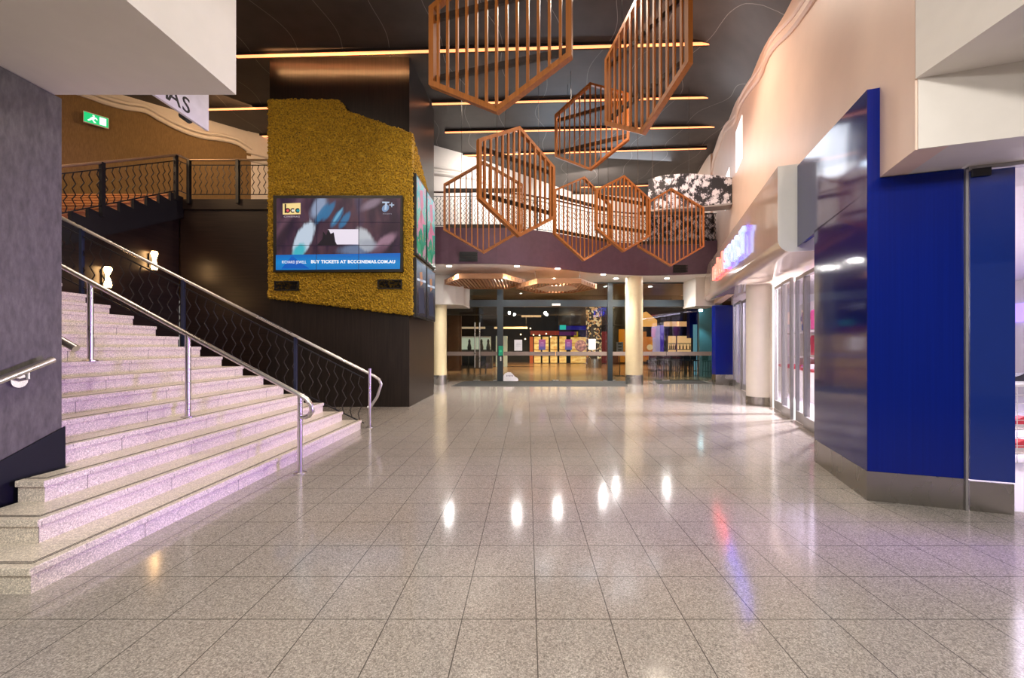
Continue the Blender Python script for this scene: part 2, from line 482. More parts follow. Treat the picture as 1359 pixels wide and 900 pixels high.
# pale curved wall round the back of the upper level
bw = [(-9.72, 14.0), (-8.6, 14.9), (-7.5, 15.15), (-3.55, 15.2), (-2.2, 16.3), (-.5, 18.2), (2.4, 21.3), (6.5, 22.5), (11, 22.6)]
m_ = MB()
for i in range(len(bw) - 1):
    p, q = bw[i], bw[i + 1]
    m_.slab([(p[0], p[1], UP), (q[0], q[1], UP), (q[0], q[1], 9.95), (p[0], p[1], 9.5)], (0, .12, 0))
struct('wall_upper_back', m_, M['white'], 'curved white wall at the back of the upper level', cat='wall')
m_ = MB()
m_.tube([(p[0], p[1] - .04, 8.0 + .3 * (i > 3)) for i, p in enumerate(bw)], .09, 8)
m_.tube([(p[0], p[1] - .06, 8.22 + .3 * (i > 3)) for i, p in enumerate(bw)], .05, 8)
struct('trim_2', m_, M['white'], 'white moulding along the curved upper wall', smooth=True, cat='moulding')

# ------------------------------------------------------------------ tower with the moss panel and screens
struct('wall_tower', MB().box(-6.33, -2.90, 9.9, 12.5, 0, 9.4), M['tower'], 'dark timber-clad tower standing in the middle of the hall', cat='tower')
YP = 9.74                                    # face of the moss panel
def pp(x, y): p = at(x, y, YP); return (p.x, p.z)
front = [pp(356, 132), pp(449, 132), pp(462, 148), pp(547, 177), pp(547, 418), pp(356, 395)]
ps = MB()
ps.slab([(x, YP, z) for x, z in front], (0, .16, 0))
xr = pp(547, 0)[0]
scr = (at(363, 0, YP).x, at(535, 0, YP).x, at(0, 362, YP).z, at(0, 259, YP).z)
def inside(x, z, poly):
    c = False; n = len(poly)
    for i in range(n):
        (x1, z1), (x2, z2) = poly[i], poly[(i + 1) % n]
        if (z1 > z) != (z2 > z) and x < (x2 - x1) * (z - z1) / (z2 - z1) + x1: c = not c
    return c
def tuft(p, r):
    a = random.random() * 6.28; ca, sa = math.cos(a) * r, math.sin(a) * r; q = r * random.uniform(.7, 1.2)
    x, y, z = p
    ps.add([(x + ca, y, z + sa), (x - sa, y - r * .2, z + ca), (x - ca, y, z - sa), (x + sa, y - r * .2, z - ca), (x, y - q, z), (x, y + q, z)],
           [(0, 1, 4), (1, 2, 4), (2, 3, 4), (3, 0, 4), (1, 0, 5), (2, 1, 5), (3, 2, 5), (0, 3, 5)])
xs = [p[0] for p in front]; zs = [p[1] for p in front]
k = 0
while k < 6000:
    x, z = random.uniform(min(xs), max(xs)), random.uniform(min(zs), max(zs))
    if inside(x, z, front) and not (scr[0] < x < scr[1] and scr[2] < z < scr[3]): tuft((x, YP - .005, z), random.uniform(.022, .042)); k += 1
for i in range(len(front)):
    p, q = front[i], front[(i + 1) % len(front)]
    L = math.hypot(p[0] - q[0], p[1] - q[1])
    for j in range(int(L / .03)):
        f = random.random(); tuft((p[0] + (q[0] - p[0]) * f, YP + random.uniform(0, .14), p[1] + (q[1] - p[1]) * f), random.uniform(.022, .042))
moss = solo('moss_panel', ps, M['moss'], 'shaggy golden panel with slanted top cladding the dark tower', 'wall panel')
ps = MB()
ps.slab([(xr, 9.905, front[3][1] - .05), (xr, 11.75, front[3][1] - 1.15), (xr, 11.75, front[4][1] + .1), (xr, 9.905, front[4][1])], (-.13, 0, 0))
for j in range(900):
    Y = random.uniform(9.92, 11.7); zt = front[3][1] - .05 - 1.1 * (Y - 9.9) / 1.85
    tuft((xr + .005, Y, random.uniform(max(5.74, zt - .9), max(zt, 5.75))), random.uniform(.022, .04))
solo('moss_panel', ps, M['moss'], 'narrow shaggy golden return panel above the poster screens on tower side', 'wall panel')

# video wall
YS = YP - .07
vw = thing('video_wall', 'big screen of nine tiles with a film advert on golden panel', 'screen', (at(449, 361, YS).x, YS, at(449, 361, YS).z))
def sp(x, y, d=0): return at(x, y, YS - d)
def quad_mb(pts, th=.004): return MB().slab([sp(x, y) for x, y in pts], (0, -th, 0))
def poly_on(pts, lift, th=.002):
    return MB().slab([sp(x, y) + Vector((0, -lift, 0)) for x, y in pts], (0, -th, 0))
fr = MB()
p0, p1 = sp(363.5, 260), sp(534.5, 361)
xa, xb_, zb_, za_ = p0.x, p1.x, p1.z, p0.z
fr.box(xa, xb_, YS - .03, YS + .068, zb_, za_)
part('casing', fr, M['black'], vw)
t = NT('film_picture'); v = t.coord(); x, y, z = t.sep(v)
KP = YS / F
fur = t.noise(t.mapping(v, (6, 1, 1.2), (0, .7, 0)), 3.2, 4, .65)
wv = t.m2('MULTIPLY', t.m2('SUBTRACT', fur, .5), .55)
big = t.noise(t.mapping(v, (1.3, 1, .45), (0, .7, 0)), 1.6, 3, .55)
c = t.ramp(big, [(.30, srgb(24, 16, 36)), (.45, srgb(50, 30, 56)), (.58, srgb(84, 54, 70)), (.72, srgb(62, 52, 84))])
def soft(cx_, cy_, rx, ry, ang, rgb, edge=.5, str_=1.0):
    """soft-edged slanted ellipse of the film still"""
    global c
    a = t.m2('SUBTRACT', x, (cx_ - 449) * KP); b = t.m2('SUBTRACT', z, (361 - cy_) * KP)
    ca, sa = math.cos(ang), math.sin(ang)
    u_ = t.m2('DIVIDE', t.m2('ADD', t.m2('MULTIPLY', a, ca), t.m2('MULTIPLY', b, sa)), rx * KP)
    w_ = t.m2('DIVIDE', t.m2('SUBTRACT', t.m2('MULTIPLY', b, ca), t.m2('MULTIPLY', a, sa)), ry * KP)
    d = t.m2('SQRT', t.m2('ADD', t.m2('MULTIPLY', u_, u_), t.m2('MULTIPLY', w_, w_)))
    d = t.m2('ADD', d, wv)
    m = t.n.new('ShaderNodeMapRange'); m.interpolation_type = 'SMOOTHSTEP'
    t.link(d, m.inputs[0]); m.inputs[1].default_value = 1 + edge / 2; m.inputs[2].default_value = 1 - edge / 2; m.inputs[3].default_value = 0; m.inputs[4].default_value = str_
    c = t.mix(m.outputs[0], c, srgb(*rgb))
soft(424, 275, 16, 8, 1.1, (150, 165, 195), .8)
soft(386, 286, 30, 5, 1.0, (120, 84, 100), 1.2, .6)
soft(375, 318, 26, 6, 1.1, (40, 26, 44), 1.2, .8)
soft(404, 318, 25, 10.5, 1.12, (205, 220, 238), .35)
soft(398, 334, 11, 7, 1.0, (70, 190, 205), .7)
for i_, (xx, yy) in enumerate(((428, 284), (437, 281), (448, 290), (458, 293))): soft(xx, yy, 15 - i_, 4.2, 1.0, (46, 120, 170), .7, .9)
soft(449, 287, 11, 1.8, 1.0, (120, 190, 225), .9, .8)
soft(476, 331, 24, 7, .1, (110, 130, 165), .9, .9)
soft(484, 318, 16, 10, -1.0, (200, 204, 212), .6)
soft(491, 326, 14, 7, -.3, (165, 170, 185), .9, .8)
soft(512, 321, 16, 6.5, .7, (168, 130, 150), .8, .9)
soft(503, 333, 14, 5, .5, (96, 62, 84), 1.0, .8)
soft(494, 271, 14, 5, .5, (150, 130, 150), 1.2, .8)
soft(519, 302, 20, 9, .2, (46, 24, 44), 1.2, .6)
t.col((.01, .01, .01, 1)); t.link(c, t.p.inputs['Emission Color']); t.p.inputs['Emission Strength'].default_value = 1.0; t.pset(Roughness=.25)
pic = part('picture', poly_on([(368, 264), (532, 264), (531, 357), (368, 358.5)], .031), t.m, vw)
def grad(name, c1, c2, c3=None, s=1.0, ax=2, sc=1.0, noise=3):
    t = NT(name); v = t.coord('Generated'); o = t.sep(v)[ax]
    f = t.m2('ADD', t.m2('MULTIPLY', o, .8), t.m2('MULTIPLY', t.noise(t.coord(), noise, 4), .3))
    st_ = [(.1, c1), (.9, c2)] if c3 is None else [(.1, c1), (.5, c3), (.9, c2)]
    t.col((.01, .01, .01, 1)); t.link(t.ramp(f, st_), t.p.inputs['Emission Color']); t.p.inputs['Emission Strength'].default_value = s; t.pset(Roughness=.25)
    return t.m
def blob(x, y, rx, ry, ang, n=20):
    return [(x + rx * math.cos(a) * math.cos(ang) - ry * math.sin(a) * math.sin(ang), y + rx * math.cos(a) * math.sin(ang) + ry * math.sin(a) * math.cos(ang)) for a in [2 * PI * i / n for i in range(n)]]
part('picture_shape', poly_on([(436, 305), (477, 305), (477, 325), (447, 325)], .037), em('film_white', 235, 228, 245), vw)
part('picture_shape', poly_on([(421, 327), (429, 318), (430, 308), (434, 313), (437, 305), (440, 311), (444, 309), (446, 321), (449, 327)], .039), em('film_dark', 16, 14, 30), vw)
part('caption_bar', poly_on([(367.5, 339), (532, 336.5), (531.5, 357.5), (367.5, 358.8)], .040), grad('caption_blue', srgb(0, 120, 205), srgb(0, 105, 200), srgb(0, 140, 215), noise=1), vw)
part('caption_triangle', poly_on([(389, 340), (400, 349), (412, 357), (375, 357)], .0425), em('caption_navy', 0, 92, 190), vw)
wt = em('caption_white', 245, 248, 255, 1.1)
rt, upv = Vector((1, 0, 0)), Vector((0, 0, 1))
def screen_text(name, txt, x0, x1, ybase, size_px, bold, m, lift=.044):
    o = sp(x0, ybase); o.y = YS - lift
    return part(name, text_mb(txt, size_px / F * YS * 1.35, o, rt, upv, .003, bold=bold, space=1.12, width=(x1 - x0) / F * YS), m, vw)
screen_text('ticket_line', 'BUY TICKETS AT BCCCINEMAS.COM.AU', 414, 525, 349.8, 4.2, .004, wt)
screen_text('film_title', 'RICHARD JEWELL', 375.5, 407.5, 350.2, 4.0, .0, wt)
part('logo_tile', poly_on([(376.5, 271), (400, 270), (400, 285), (376.5, 285.5)], .036), em('logo_cream', 250, 222, 150), vw)
dk = em('logo_black', 30, 20, 25)
part('logo_letter', poly_on([(379.2, 271.5), (381.2, 271.5), (381.2, 283.5), (379.2, 283.5)], .043), dk, vw)
def ring(cx_, cy_, r, m, lift, gap=False):
    pts = []
    n = 16
    a0, a1 = ((.75, 2 * PI - .75) if gap else (0, 2 * PI))
    mb = MB(); w = r * .45
    for i in range(n + 1):
        a = a0 + (a1 - a0) * i / n
        for q in (r, r - w):
            p = sp(cx_ + q * math.cos(a), cy_ + q * math.sin(a)); mb.v.append((p.x, YS - lift, p.z))
    for i in range(n): mb.f.append((2 * i, 2 * i + 1, 2 * i + 3, 2 * i + 2))
    return part('logo_letter', mb, m, vw)
part('logo_dot', poly_on(blob(383.2, 280.2, 3.0, 3.0, 0), .0385), em('logo_coral', 226, 88, 100), vw)
ring(383.2, 280.2, 3.4, dk, .042)
part('logo_dot', poly_on(blob(389.9, 280.2, 2.4, 2.4, 0), .0385), em('logo_pale', 245, 235, 215), vw)
ring(389.9, 280.2, 3.2, dk, .042, True)
part('logo_dot', poly_on(blob(396.4, 280.2, 2.6, 2.6, 0), .0385), em('logo_teal', 20, 150, 160), vw)
ring(396.4, 280.2, 3.2, dk, .042, True)
screen_text('logo_word', 'CINEMAS', 378, 399, 289.3, 2.2, 0, em('logo_grey', 190, 180, 190))
lb = em('emblem_pale', 178, 196, 222)
part('emblem', poly_on(blob(512.3, 277, 4.2, 5.4, .7), .036), em('emblem_blue', 120, 150, 190), vw)
part('emblem', poly_on([(508, 268.4), (517.5, 268.6), (517.3, 270.3), (514.6, 270.3), (513.5, 279.5), (510.8, 279.5), (512, 270.4), (508, 270.4)], .039), lb, vw)
part('emblem', poly_on([(520, 269.8), (521.2, 269.8), (521.2, 275.8), (520, 275.8)], .036).slab([sp(517.3, 272.2) + Vector((0, -.036, 0)), sp(523.8, 272.2) + Vector((0, -.036, 0)), sp(523.8, 273.4) + Vector((0, -.036, 0)), sp(517.3, 273.4) + Vector((0, -.036, 0))], (0, -.002, 0)), lb, vw)
screen_text('emblem_word', 'PRESENTS', 509, 520.5, 285.4, 1.5, 0, em('emblem_grey', 150, 150, 165))
gd = MB()
for x in (421.2, 477): gd.slab([sp(x - .25, 263), sp(x + .25, 263), sp(x + .25, 359), sp(x - .25, 359)], (0, -.0475, 0))
for y in (295.6, 326.3): gd.slab([sp(367, y - .25), sp(533, y - .25), sp(533, y + .25), sp(367, y + .25)], (0, -.0475, 0))
part('tile_seam', gd, em('seam', 40, 32, 48), vw)
for (x0, y0, x1, y1, lab) in ((364, 373, 396, 385.5, 'small black vent grille low on the golden panel, under left end of screen'), (501, 371, 533, 383.5, 'small black vent grille low on the golden panel, under right end of screen')):
    a, b = at(x0, y0, YP - .05), at(x1, y1, YP - .05)
    vt = thing('vent_grille', lab, 'vent', ((a.x + b.x) / 2, YP - .05, b.z), 'vents in the golden panel')
    mb = MB(); w_ = .02
    mb.box(a.x, b.x, YP - .06, YP, b.z, b.z + w_).box(a.x, b.x, YP - .06, YP, a.z - w_, a.z).box(a.x, a.x + w_, YP - .06, YP, b.z, a.z).box(b.x - w_, b.x, YP - .06, YP, b.z, a.z)
    part('frame', mb, M['black'], vt)
    mb = MB(); k = 6
    for i in range(k):
        z = b.z + w_ + (a.z - b.z - 2 * w_) * (i + .5) / k
        mb.slab([(a.x + w_, YP - .055, z - .012), (b.x - w_, YP - .055, z - .012), (b.x - w_, YP - .02, z + .012), (a.x + w_, YP - .02, z + .012)], (0, .004, .004))
    part('louvre', mb, M['black'], vt)
    part('backing', MB().box(a.x, b.x, YP - .012, YP, b.z, a.z), M['black'], vt)

# poster screens on the tower's right face: two columns, two rows
XS = xr + .03
zt = lambda Y: 5.72 + .02 * (Y - 9.8)
t = NT('poster_teal'); v = t.coord(); gz = t.sep(t.coord('Generated'))[2]
nn_ = t.noise(t.mapping(v, (1, 1.6, 1)), 2.6, 4, .6)
tc = t.ramp(t.m2('ADD', t.m2('MULTIPLY', gz, .75), t.m2('MULTIPLY', t.m2('SUBTRACT', t.noise(v, 2, 3), .5), .5)), [(.05, srgb(46, 140, 96)), (.3, srgb(70, 170, 150)), (.7, srgb(92, 190, 205)), (1, srgb(150, 220, 232))])
tc = t.mix(t.m2('MULTIPLY', t.m2('GREATER_THAN', nn_, .56), .75), tc, srgb(214, 150, 175)); tc = t.mix(t.m2('MULTIPLY', t.m2('LESS_THAN', nn_, .36), .7), tc, srgb(190, 150, 90))
t.col((.01, .01, .01, 1)); t.link(tc, t.p.inputs['Emission Color']); t.p.inputs['Emission Strength'].default_value = .95; t.pset(Roughness=.25); teal = t.m
dusk = grad('poster_dusk', srgb(28, 26, 40), srgb(120, 140, 160), srgb(60, 52, 60), noise=5)
rose = em('poster_rose', 196, 120, 150); skin = em('poster_skin', 170, 120, 90); sheen = em('poster_sheen', 190, 205, 225)
for r_i, (zt_, zb2) in enumerate(((5.70, 3.72), (3.66, 2.20))):
    for c_i, (ya, yb) in enumerate(((9.80, 10.78), (10.84, 11.82))):
        lab = ('teal poster screen with pink figures on tower side, ' if r_i == 0 else 'dark poster screen with seated figure on tower side, ') + ('nearer the golden panel' if c_i == 0 else 'nearer the entrance')
        ps_ = thing('poster_screen', lab, 'screen', (XS, (ya + yb) / 2, zb2), 'poster screens on the tower side')
        part('casing', MB().box(XS - .028, XS + .05, ya, yb, zb2, zt_), M['black'], ps_)
        X1 = XS + .0505; e = .05
        part('picture', MB().slab([(X1, ya + e, zb2 + e), (X1, yb - e, zb2 + e), (X1, yb - e, zt_ - e), (X1, ya + e, zt_ - e)], (.003, 0, 0)), teal if r_i == 0 else dusk, ps_)
        X2 = X1 + .0035
        def shp(pts, m, nm='picture_shape'): part(nm, MB().slab([(X2, ya + (yb - ya) * u_, zb2 + (zt_ - zb2) * w_) for u_, w_ in pts], (.002, 0, 0)), m, ps_)
        if r_i == 0:
            shp([(.3, .85), (.6, .9), (.7, .7), (.45, .6)], rose); shp([(.15, .42), (.5, .62), (.9, .5), (.6, .46), (.7, .3), (.45, .4), (.2, .3)], rose)
            shp([(.35, .6), (.55, .62), (.5, .45), (.38, .45)], skin); shp([(.12, .05), (.5, .05), (.4, .16), (.12, .2)], em('poster_green%d' % c_i, 60, 150, 110))
        else:
            shp([(.3, .78), (.55, .82), (.62, .62), (.4, .55)], skin); shp([(.2, .5), (.7, .55), (.8, .1), (.25, .08)], em('poster_cloth%d' % c_i, 44, 48, 70))
            shp([(.08, .66), (.92, .7), (.92, .66), (.08, .62)], sheen)

# ------------------------------------------------------------------ ceiling light strips
strips = [(314, 72, 993, 53, 'nearest to the stair'), (250, 143.5, 965, 126, 'second from the stair'), (338, 179, 948, 166, 'third from the stair'), (600, 205, 937, 195, 'fourth from the stair'), (770, 247, 862, 244.5, 'fifth, short, over the balcony')]
for i, (x0, y0, x1, y1, w_) in enumerate(strips):
    ends = []
    for x, y in ((x0, y0), (x1, y1)):
        d = (CY - y) / F; Y = 6.20 / (d - .09); ends.append(Vector(((x - CX) / F * Y, Y, zc(Y))))
    a, b = ends
    segs = [(a, b)]
    if i == 2:
        segs = [(a, a + (b - a) * ((-6.4 - a.x) / (b.x - a.x))), (a + (b - a) * ((-2.85 - a.x) / (b.x - a.x)), b)]
    if i == 1:
        k0, k1 = (-6.4 - a.x) / (b.x - a.x), (-2.85 - a.x) / (b.x - a.x)
        segs = [(a, a + (b - a) * k0), (a + (b - a) * k1, b)]
    for j, (p, q) in enumerate(segs):
        lab = 'long warm linear light on the dark ceiling, ' + w_
        if len(segs) > 1: lab = ('short piece' if j == 0 else 'long piece') + ' of warm linear ceiling light ' + ('left of the tower, ' if j == 0 else 'right of the tower, ') + w_
        s_ = thing('linear_light', lab, 'ceiling light', ((p + q) / 2), 'linear ceiling lights')
        part('diffuser', MB().beam(p + Vector((0, 0, -.055)), q + Vector((0, 0, -.055)), .05, .045, (0, 0, 1)), M['strip'], s_)
        part('channel', MB().beam(p + Vector((0, .075, -.03)), q + Vector((0, .075, -.03)), .02, .08, (0, 0, 1)).beam(p + Vector((0, -.075, -.03)), q + Vector((0, -.075, -.03)), .02, .08, (0, 0, 1)), M['batten'], s_)

# ------------------------------------------------------------------ hanging slatted hexagons
def hexagon(lab, L, Rr, zb, s, mat, fw=.08, fd=.10, sw=.040, sd=.035, n=13):
    L = Vector((L[0], L[1], 0)); Rr = Vector((Rr[0], Rr[1], 0)); e = (Rr - L); w = e.length; e.normalize()
    nrm = Vector((-e.y, e.x, 0))                     # away from the viewer
    if nrm.y < 0: nrm = -nrm
    cen = (L + Rr) / 2
    P = lambda u, z: Vector((cen.x + e.x * u, cen.y + e.y * u, z))
    hw = w / 2; zm = zb + s / 2
    cor = [P(-hw, zb), P(-hw, zb + s), P(0, zb + 1.5 * s), P(hw, zb + s), P(hw, zb), P(0, zb - s / 2)]
    root = thing('hexagon_screen', lab, 'hanging screen', (cen.x, cen.y, zb - s / 2), 'slatted timber hexagons hanging from the ceiling')
    fm = MB()
    c0 = P(0, zm)
    for i in range(6):                                # mitred frame of six boards
        a, b = cor[i], cor[(i + 1) % 6]; k = 1 - fw / (s * .866)
        ai, bi = c0 + (a - c0) * k, c0 + (b - c0) * k
        fm.slab([a - nrm * fd / 2, b - nrm * fd / 2, bi - nrm * fd / 2, ai - nrm * fd / 2], nrm * fd)
    part('frame', fm, mat, root)
    for i in range(n):
        u = -hw + w * (i + 1) / (n + 1)
        ext = (s / 2) * (1 - abs(u) / hw)
        lo_, hi = zb - ext + fw * .6, zb + s + ext - fw * .6
        part('slat', MB().beam(P(u, lo_) - nrm * (fd - sd) / 2, P(u, hi) - nrm * (fd - sd) / 2, sw, sd, nrm), mat, root)
    for zz in (zb + .13, zb + s - .13):
        part('batten', MB().beam(P(-hw + fw, zz) + nrm * (fd / 2 + .0), P(hw - fw, zz) + nrm * (fd / 2 + .0), .085, .05, nrm), M['batten'], root)
    for u in (-hw * .55, hw * .55):
        zt_ = zb + s + (s / 2) * .45; p = P(u, zt_)
        part('wire', MB().tube([p, Vector((p.x, p.y, zc(p.y)))], .005, 5), M['wrought'], root)
    return root
hx = lambda h, a, b: (a * h, b * h)
def H_(lab, h, xl, yl, xr_, yr, s, **k): hexagon(lab, hx(h, xl, yl), hx(h, xr_, yr), H + h, s * h, M['copper'], **k)
H_('largest orange slatted hexagon, top cut off, hanging nearest the tower', 3.95, -.375, 1.555, .155, 1.397, .30, fw=.075)
H_('big orange slatted hexagon turned edgewise, top cut off, nearest the right wall', 4.14, .3596, 1.832, .5758, 1.423, .297, fw=.075)
H_('small dark orange hexagon hanging high behind the edgewise one', 5.0, .1478, 2.137, .4934, 1.955, .222, fw=.05, sw=.03, sd=.03)
H_('orange slatted hexagon turned at an angle, in front of the balcony rail', 2.96, -.3385, 2.744, .208, 3.177, .406, fw=.07, sd=.045)
H_('thin flat-on hexagon beside the tower, behind the angled one', 3.0, -.7255, 3.497, -.039, 3.497, .399, fw=.05, sw=.028, sd=.03)
H_('red-brown hexagon over the balcony front, left one of the crossing pair', 3.0, .2365, 3.615, .824, 4.007, .399, fw=.05, sw=.028, sd=.03)
H_('small orange hexagon, right one of the crossing pair', 3.0, .5825, 3.463, 1.117, 3.69, .34, fw=.055, sd=.04)
H_('thin red-brown hexagon in front of the floral screen', 2.75, 1.1145, 4.084, 1.786, 4.084, .396, fw=.045, sw=.028, sd=.03, n=15)
# two lying flat under the entrance soffit
for (px_, zz, Yc, Rd, lab, tilt) in ((643.5, 3.78, 14.95, 1.50, 'flat-lying slatted hexagon under the soffit, left one', 0), (738.5, 3.62, 15.0, 1.50, 'flat-lying hexagon with pale centre under the soffit, right one', 1)):
    cx_ = px_x(px_, Yc)
    root = thing('hexagon_canopy', lab, 'hanging screen', (cx_, Yc, zz), 'hexagons lying flat under the soffit')
    cor = [Vector((cx_ + Rd * math.cos(PI / 3 * i), Yc + Rd * math.sin(PI / 3 * i), zz)) for i in range(6)]
    c0 = Vector((cx_, Yc, zz)); fm = MB()
    for i in range(6):
        a, b = cor[i], cor[(i + 1) % 6]; k = .955
        fm.slab([a, b, c0 + (b - c0) * k, c0 + (a - c0) * k], (0, 0, .17))
    part('frame', fm, M['copper_pale'], root)
    n = 23
    for i in range(n):
        x = cx_ - Rd + 2 * Rd * (i + 1) / (n + 1); hl = min(1.29, (Rd - abs(x - cx_)) * 1.732) * .97
        part('slat', MB().box(x - .035, x + .035, Yc - hl, Yc + hl, zz + .03, zz + .13), M['copper_pale'], root)
    for u in (-.45, .45):
        part('batten', MB().box(cx_ - Rd * .7, cx_ + Rd * .7, Yc + u - .04, Yc + u + .04, zz + .131, zz + .17), M['copper_pale'], root)
    if tilt:
        part('centre_panel', MB().prism([(cx_ + .8 * math.cos(PI / 3 * i), Yc + .8 * math.sin(PI / 3 * i)) for i in range(6)], zz + .005, zz + .028), plain('pale_ply', (.72, .48, .33, 1), .5), root)
    for u, w_ in ((-.8, -.5), (.8, -.5), (0, .9)):
        part('wire', MB().tube([(cx_ + u, Yc + w_, zz + .15), (cx_ + u, Yc + w_, SOF)], .006, 5), M['alu'], root)

# ------------------------------------------------------------------ balustrades
def zig(p, top, amp=.026, per=.17, d=(1, 0, 0), r=.0085):
    p = Vector(p); d = Vector(d).normalized(); n = max(2, int((top - p.z) / (per / 2)))
    pts = [p + d * (amp * (1 if i % 2 else -1) if 0 < i < n else 0) + Vector((0, 0, (top - p.z) * i / n)) for i in range(n + 1)]
    return MB().tube(pts, r, 4)
def balustrade(lab, path, htop, hmid, hlow, spacing, posts, hand_mat, hand_r=.03, post_w=.05, group=None, amp=.026, per=.17, br=.0085, post_mat=None, bar_mat=None):
    """path: list of 3-D floor points; rails follow it at the given heights"""
    path = [Vector(p) for p in path]
    root = thing('balustrade', lab, 'balustrade', path[0], group)
    upz = lambda p, h: p + Vector((0, 0, h))
    part('handrail', MB().tube([upz(p, htop) for p in path], hand_r, 10), hand_mat, root, smooth=True)
    part('top_rail', MB().tube([upz(p, hmid) for p in path], .014, 4), M['black'], root)
    part('bottom_rail', MB().tube([upz(p, hlow) for p in path], .014, 4), M['black'], root)
    L = [0]
    for a, b in zip(path, path[1:]): L.append(L[-1] + math.hypot((b - a).x, (b - a).y))
    def point(l):
        for i in range(len(path) - 1):
            if l <= L[i + 1] + 1e-6:
                f = (l - L[i]) / (L[i + 1] - L[i]); return path[i] + (path[i + 1] - path[i]) * f, (path[i + 1] - path[i])
    n = int(L[-1] / spacing)
    for i in range(n):
        p, d = point(L[-1] * (i + .5) / n); d = Vector((d.x, d.y, 0))
        part('baluster', zig(upz(p, hlow), (p.z + hmid), amp, per, d, br), bar_mat or M['black'], root)
    for l in posts:
        p, d = point(min(l, L[-1])); q = post_w / 2
        part('post', MB().box(p.x - q, p.x + q, p.y - q, p.y + q, p.z - .12, p.z + htop), post_mat or M['black'], root)
    return root
# main stair, far side
bs = Vector((-2.95, 7.40, -.02)); be = Vector((-8.55, 6.33, ZL - .06))
fl = lambda X: bs + (be - bs) * ((X - bs.x) / (be.x - bs.x))
main_b = balustrade('zigzag-barred balustrade with steel handrail along far edge of granite stair', [bs + Vector((-.05, 0, .0)), be], 1.06, .93, .10, .135, [1.15, 2.9, 4.35], M['steel'], .028, .045, amp=.034, per=.26, bar_mat=M['wrought'], post_mat=plain('blue_black_post', (.03, .04, .075, 1), .3, metal=.5))  # post colour carries the blue light that falls on dark posts
np_ = MB().tube([(-2.895, 7.40, 0), (-2.895, 7.40, 1.08)], .026, 14).lathe((-2.895, 7.40, 0), [(.055, 0), (.055, .012)], 16)
part('newel_post', np_, M['steel'], main_b, smooth=True)
e0 = bs + Vector((-.05, 0, 1.06)); dirn = (be - bs).normalized()
part('return_rail', MB().tube([e0, e0 - dirn * .20, e0 - dirn * .30 + Vector((0, 0, -.02)), e0 - dirn * .34 + Vector((0, 0, -.09)), e0 - dirn * .26 + Vector((0, 0, -.36)), e0 - dirn * .12 + Vector((0, 0, -.62)), e0 + Vector((.06, -.0, -.66))], .026, 10), M['steel'], main_b, smooth=True)
# second flight + level edge, upper left
X8 = -8.46
balustrade('zigzag-barred balustrade along the second flight and upper floor edge, left of tower', [(X8, 6.3, ZL + .1), (X8, 9.75, UP + .05), (X8 + .15, 9.90, UP), (-6.38, 9.90, UP)], .95, .82, .10, .14, [1.72, 3.40, 3.66, 4.86], plain('warm_rail', (.5, .36, .24, 1), .3, metal=.7), .026, .07, amp=.03, per=.19)
# inner wall rail of the second flight
wr = thing('wall_handrail', 'brass-toned handrail on thin posts inside the second flight', 'handrail', (-11.6, 8, ZL))
part('rail', MB().tube([(-11.2, 6.8, ZL + 1.12), (-11.2, 9.2, ZL + 2.35)], .025, 8), M['steel'], wr, smooth=True)
for Y in (7.2, 8.8):
    zf = ZL + (Y - 6.3) * .55
    part('post', MB().tube([(-11.2, Y, zf), (-11.2, Y, zf + .95)], .022, 8), plain('warm_post%d' % int(Y), (.6, .4, .22, 1), .35), wr, smooth=True)

# centre handrail of the granite stair
ch = thing('stair_handrail', 'round steel handrail with looped end on three posts, mid granite stair', 'handrail', (-2.68, 4.75, 0))
zr = lambda X: .93 + (-2.70 - X) * .541
part('rail', MB().tube([(-6.9, 4.75, zr(-6.9)), (-2.70, 4.75, zr(-2.70)), (-2.60, 4.75, .87), (-2.545, 4.75, .80), (-2.54, 4.75, .73), (-2.575, 4.75, .675), (-2.62, 4.75, .66), (-2.67, 4.75, .66)], .0275, 12), M['steel'], ch, smooth=True)
for X, zf in ((-2.68, 0), (-4.0, .66), (-5.15, 1.32), (-6.5, 1.98)):
    pst = part('post', MB().tube([(X, 4.75, zf), (X, 4.75, zr(X) - .01)], .028, 14), M['steel'], ch, smooth=True)
    part('flange', MB().lathe((X, 4.75, zf), [(.068, 0), (.068, .01), (.06, .014)], 20), M['steel'], pst)

# handrails on the grey wall
gh = thing('wall_handrail', 'steel handrail stub on round bracket, on the mottled grey wall', 'handrail', (-3.79, 3.0, 1.2))
part('rail', MB().tube([(-3.78, 2.35, 1.02), (-3.78, 3.21, 1.39)], .026, 12), M['steel'], gh, smooth=True)
part('bracket', MB().tube([(-3.78, 3.05, 1.31), (-3.78, 3.05, 1.255), (-3.86, 3.05, 1.235)], .011, 8), M['steel'], gh, smooth=True)
part('rosette', MB().tube([(-3.864, 3.05, 1.235), (-3.842, 3.05, 1.235)], .052, 18), M['steel'], gh, smooth=True)
hh = thing('wall_handrail', 'bronze handrail end peeping round the grey wall corner over the stair', 'handrail', (-4.2, 3.45, 1.4))
part('rail', MB().tube([(-5.2, 3.43, 2.24), (-3.84, 3.43, 1.475)], .030, 12), M['steel'], hh, smooth=True)
part('bracket', MB().tube([(-4.3, 3.43, 1.69), (-4.3, 3.43, 1.63), (-4.3, 3.345, 1.61)], .011, 8), M['steel'], hh, smooth=True)

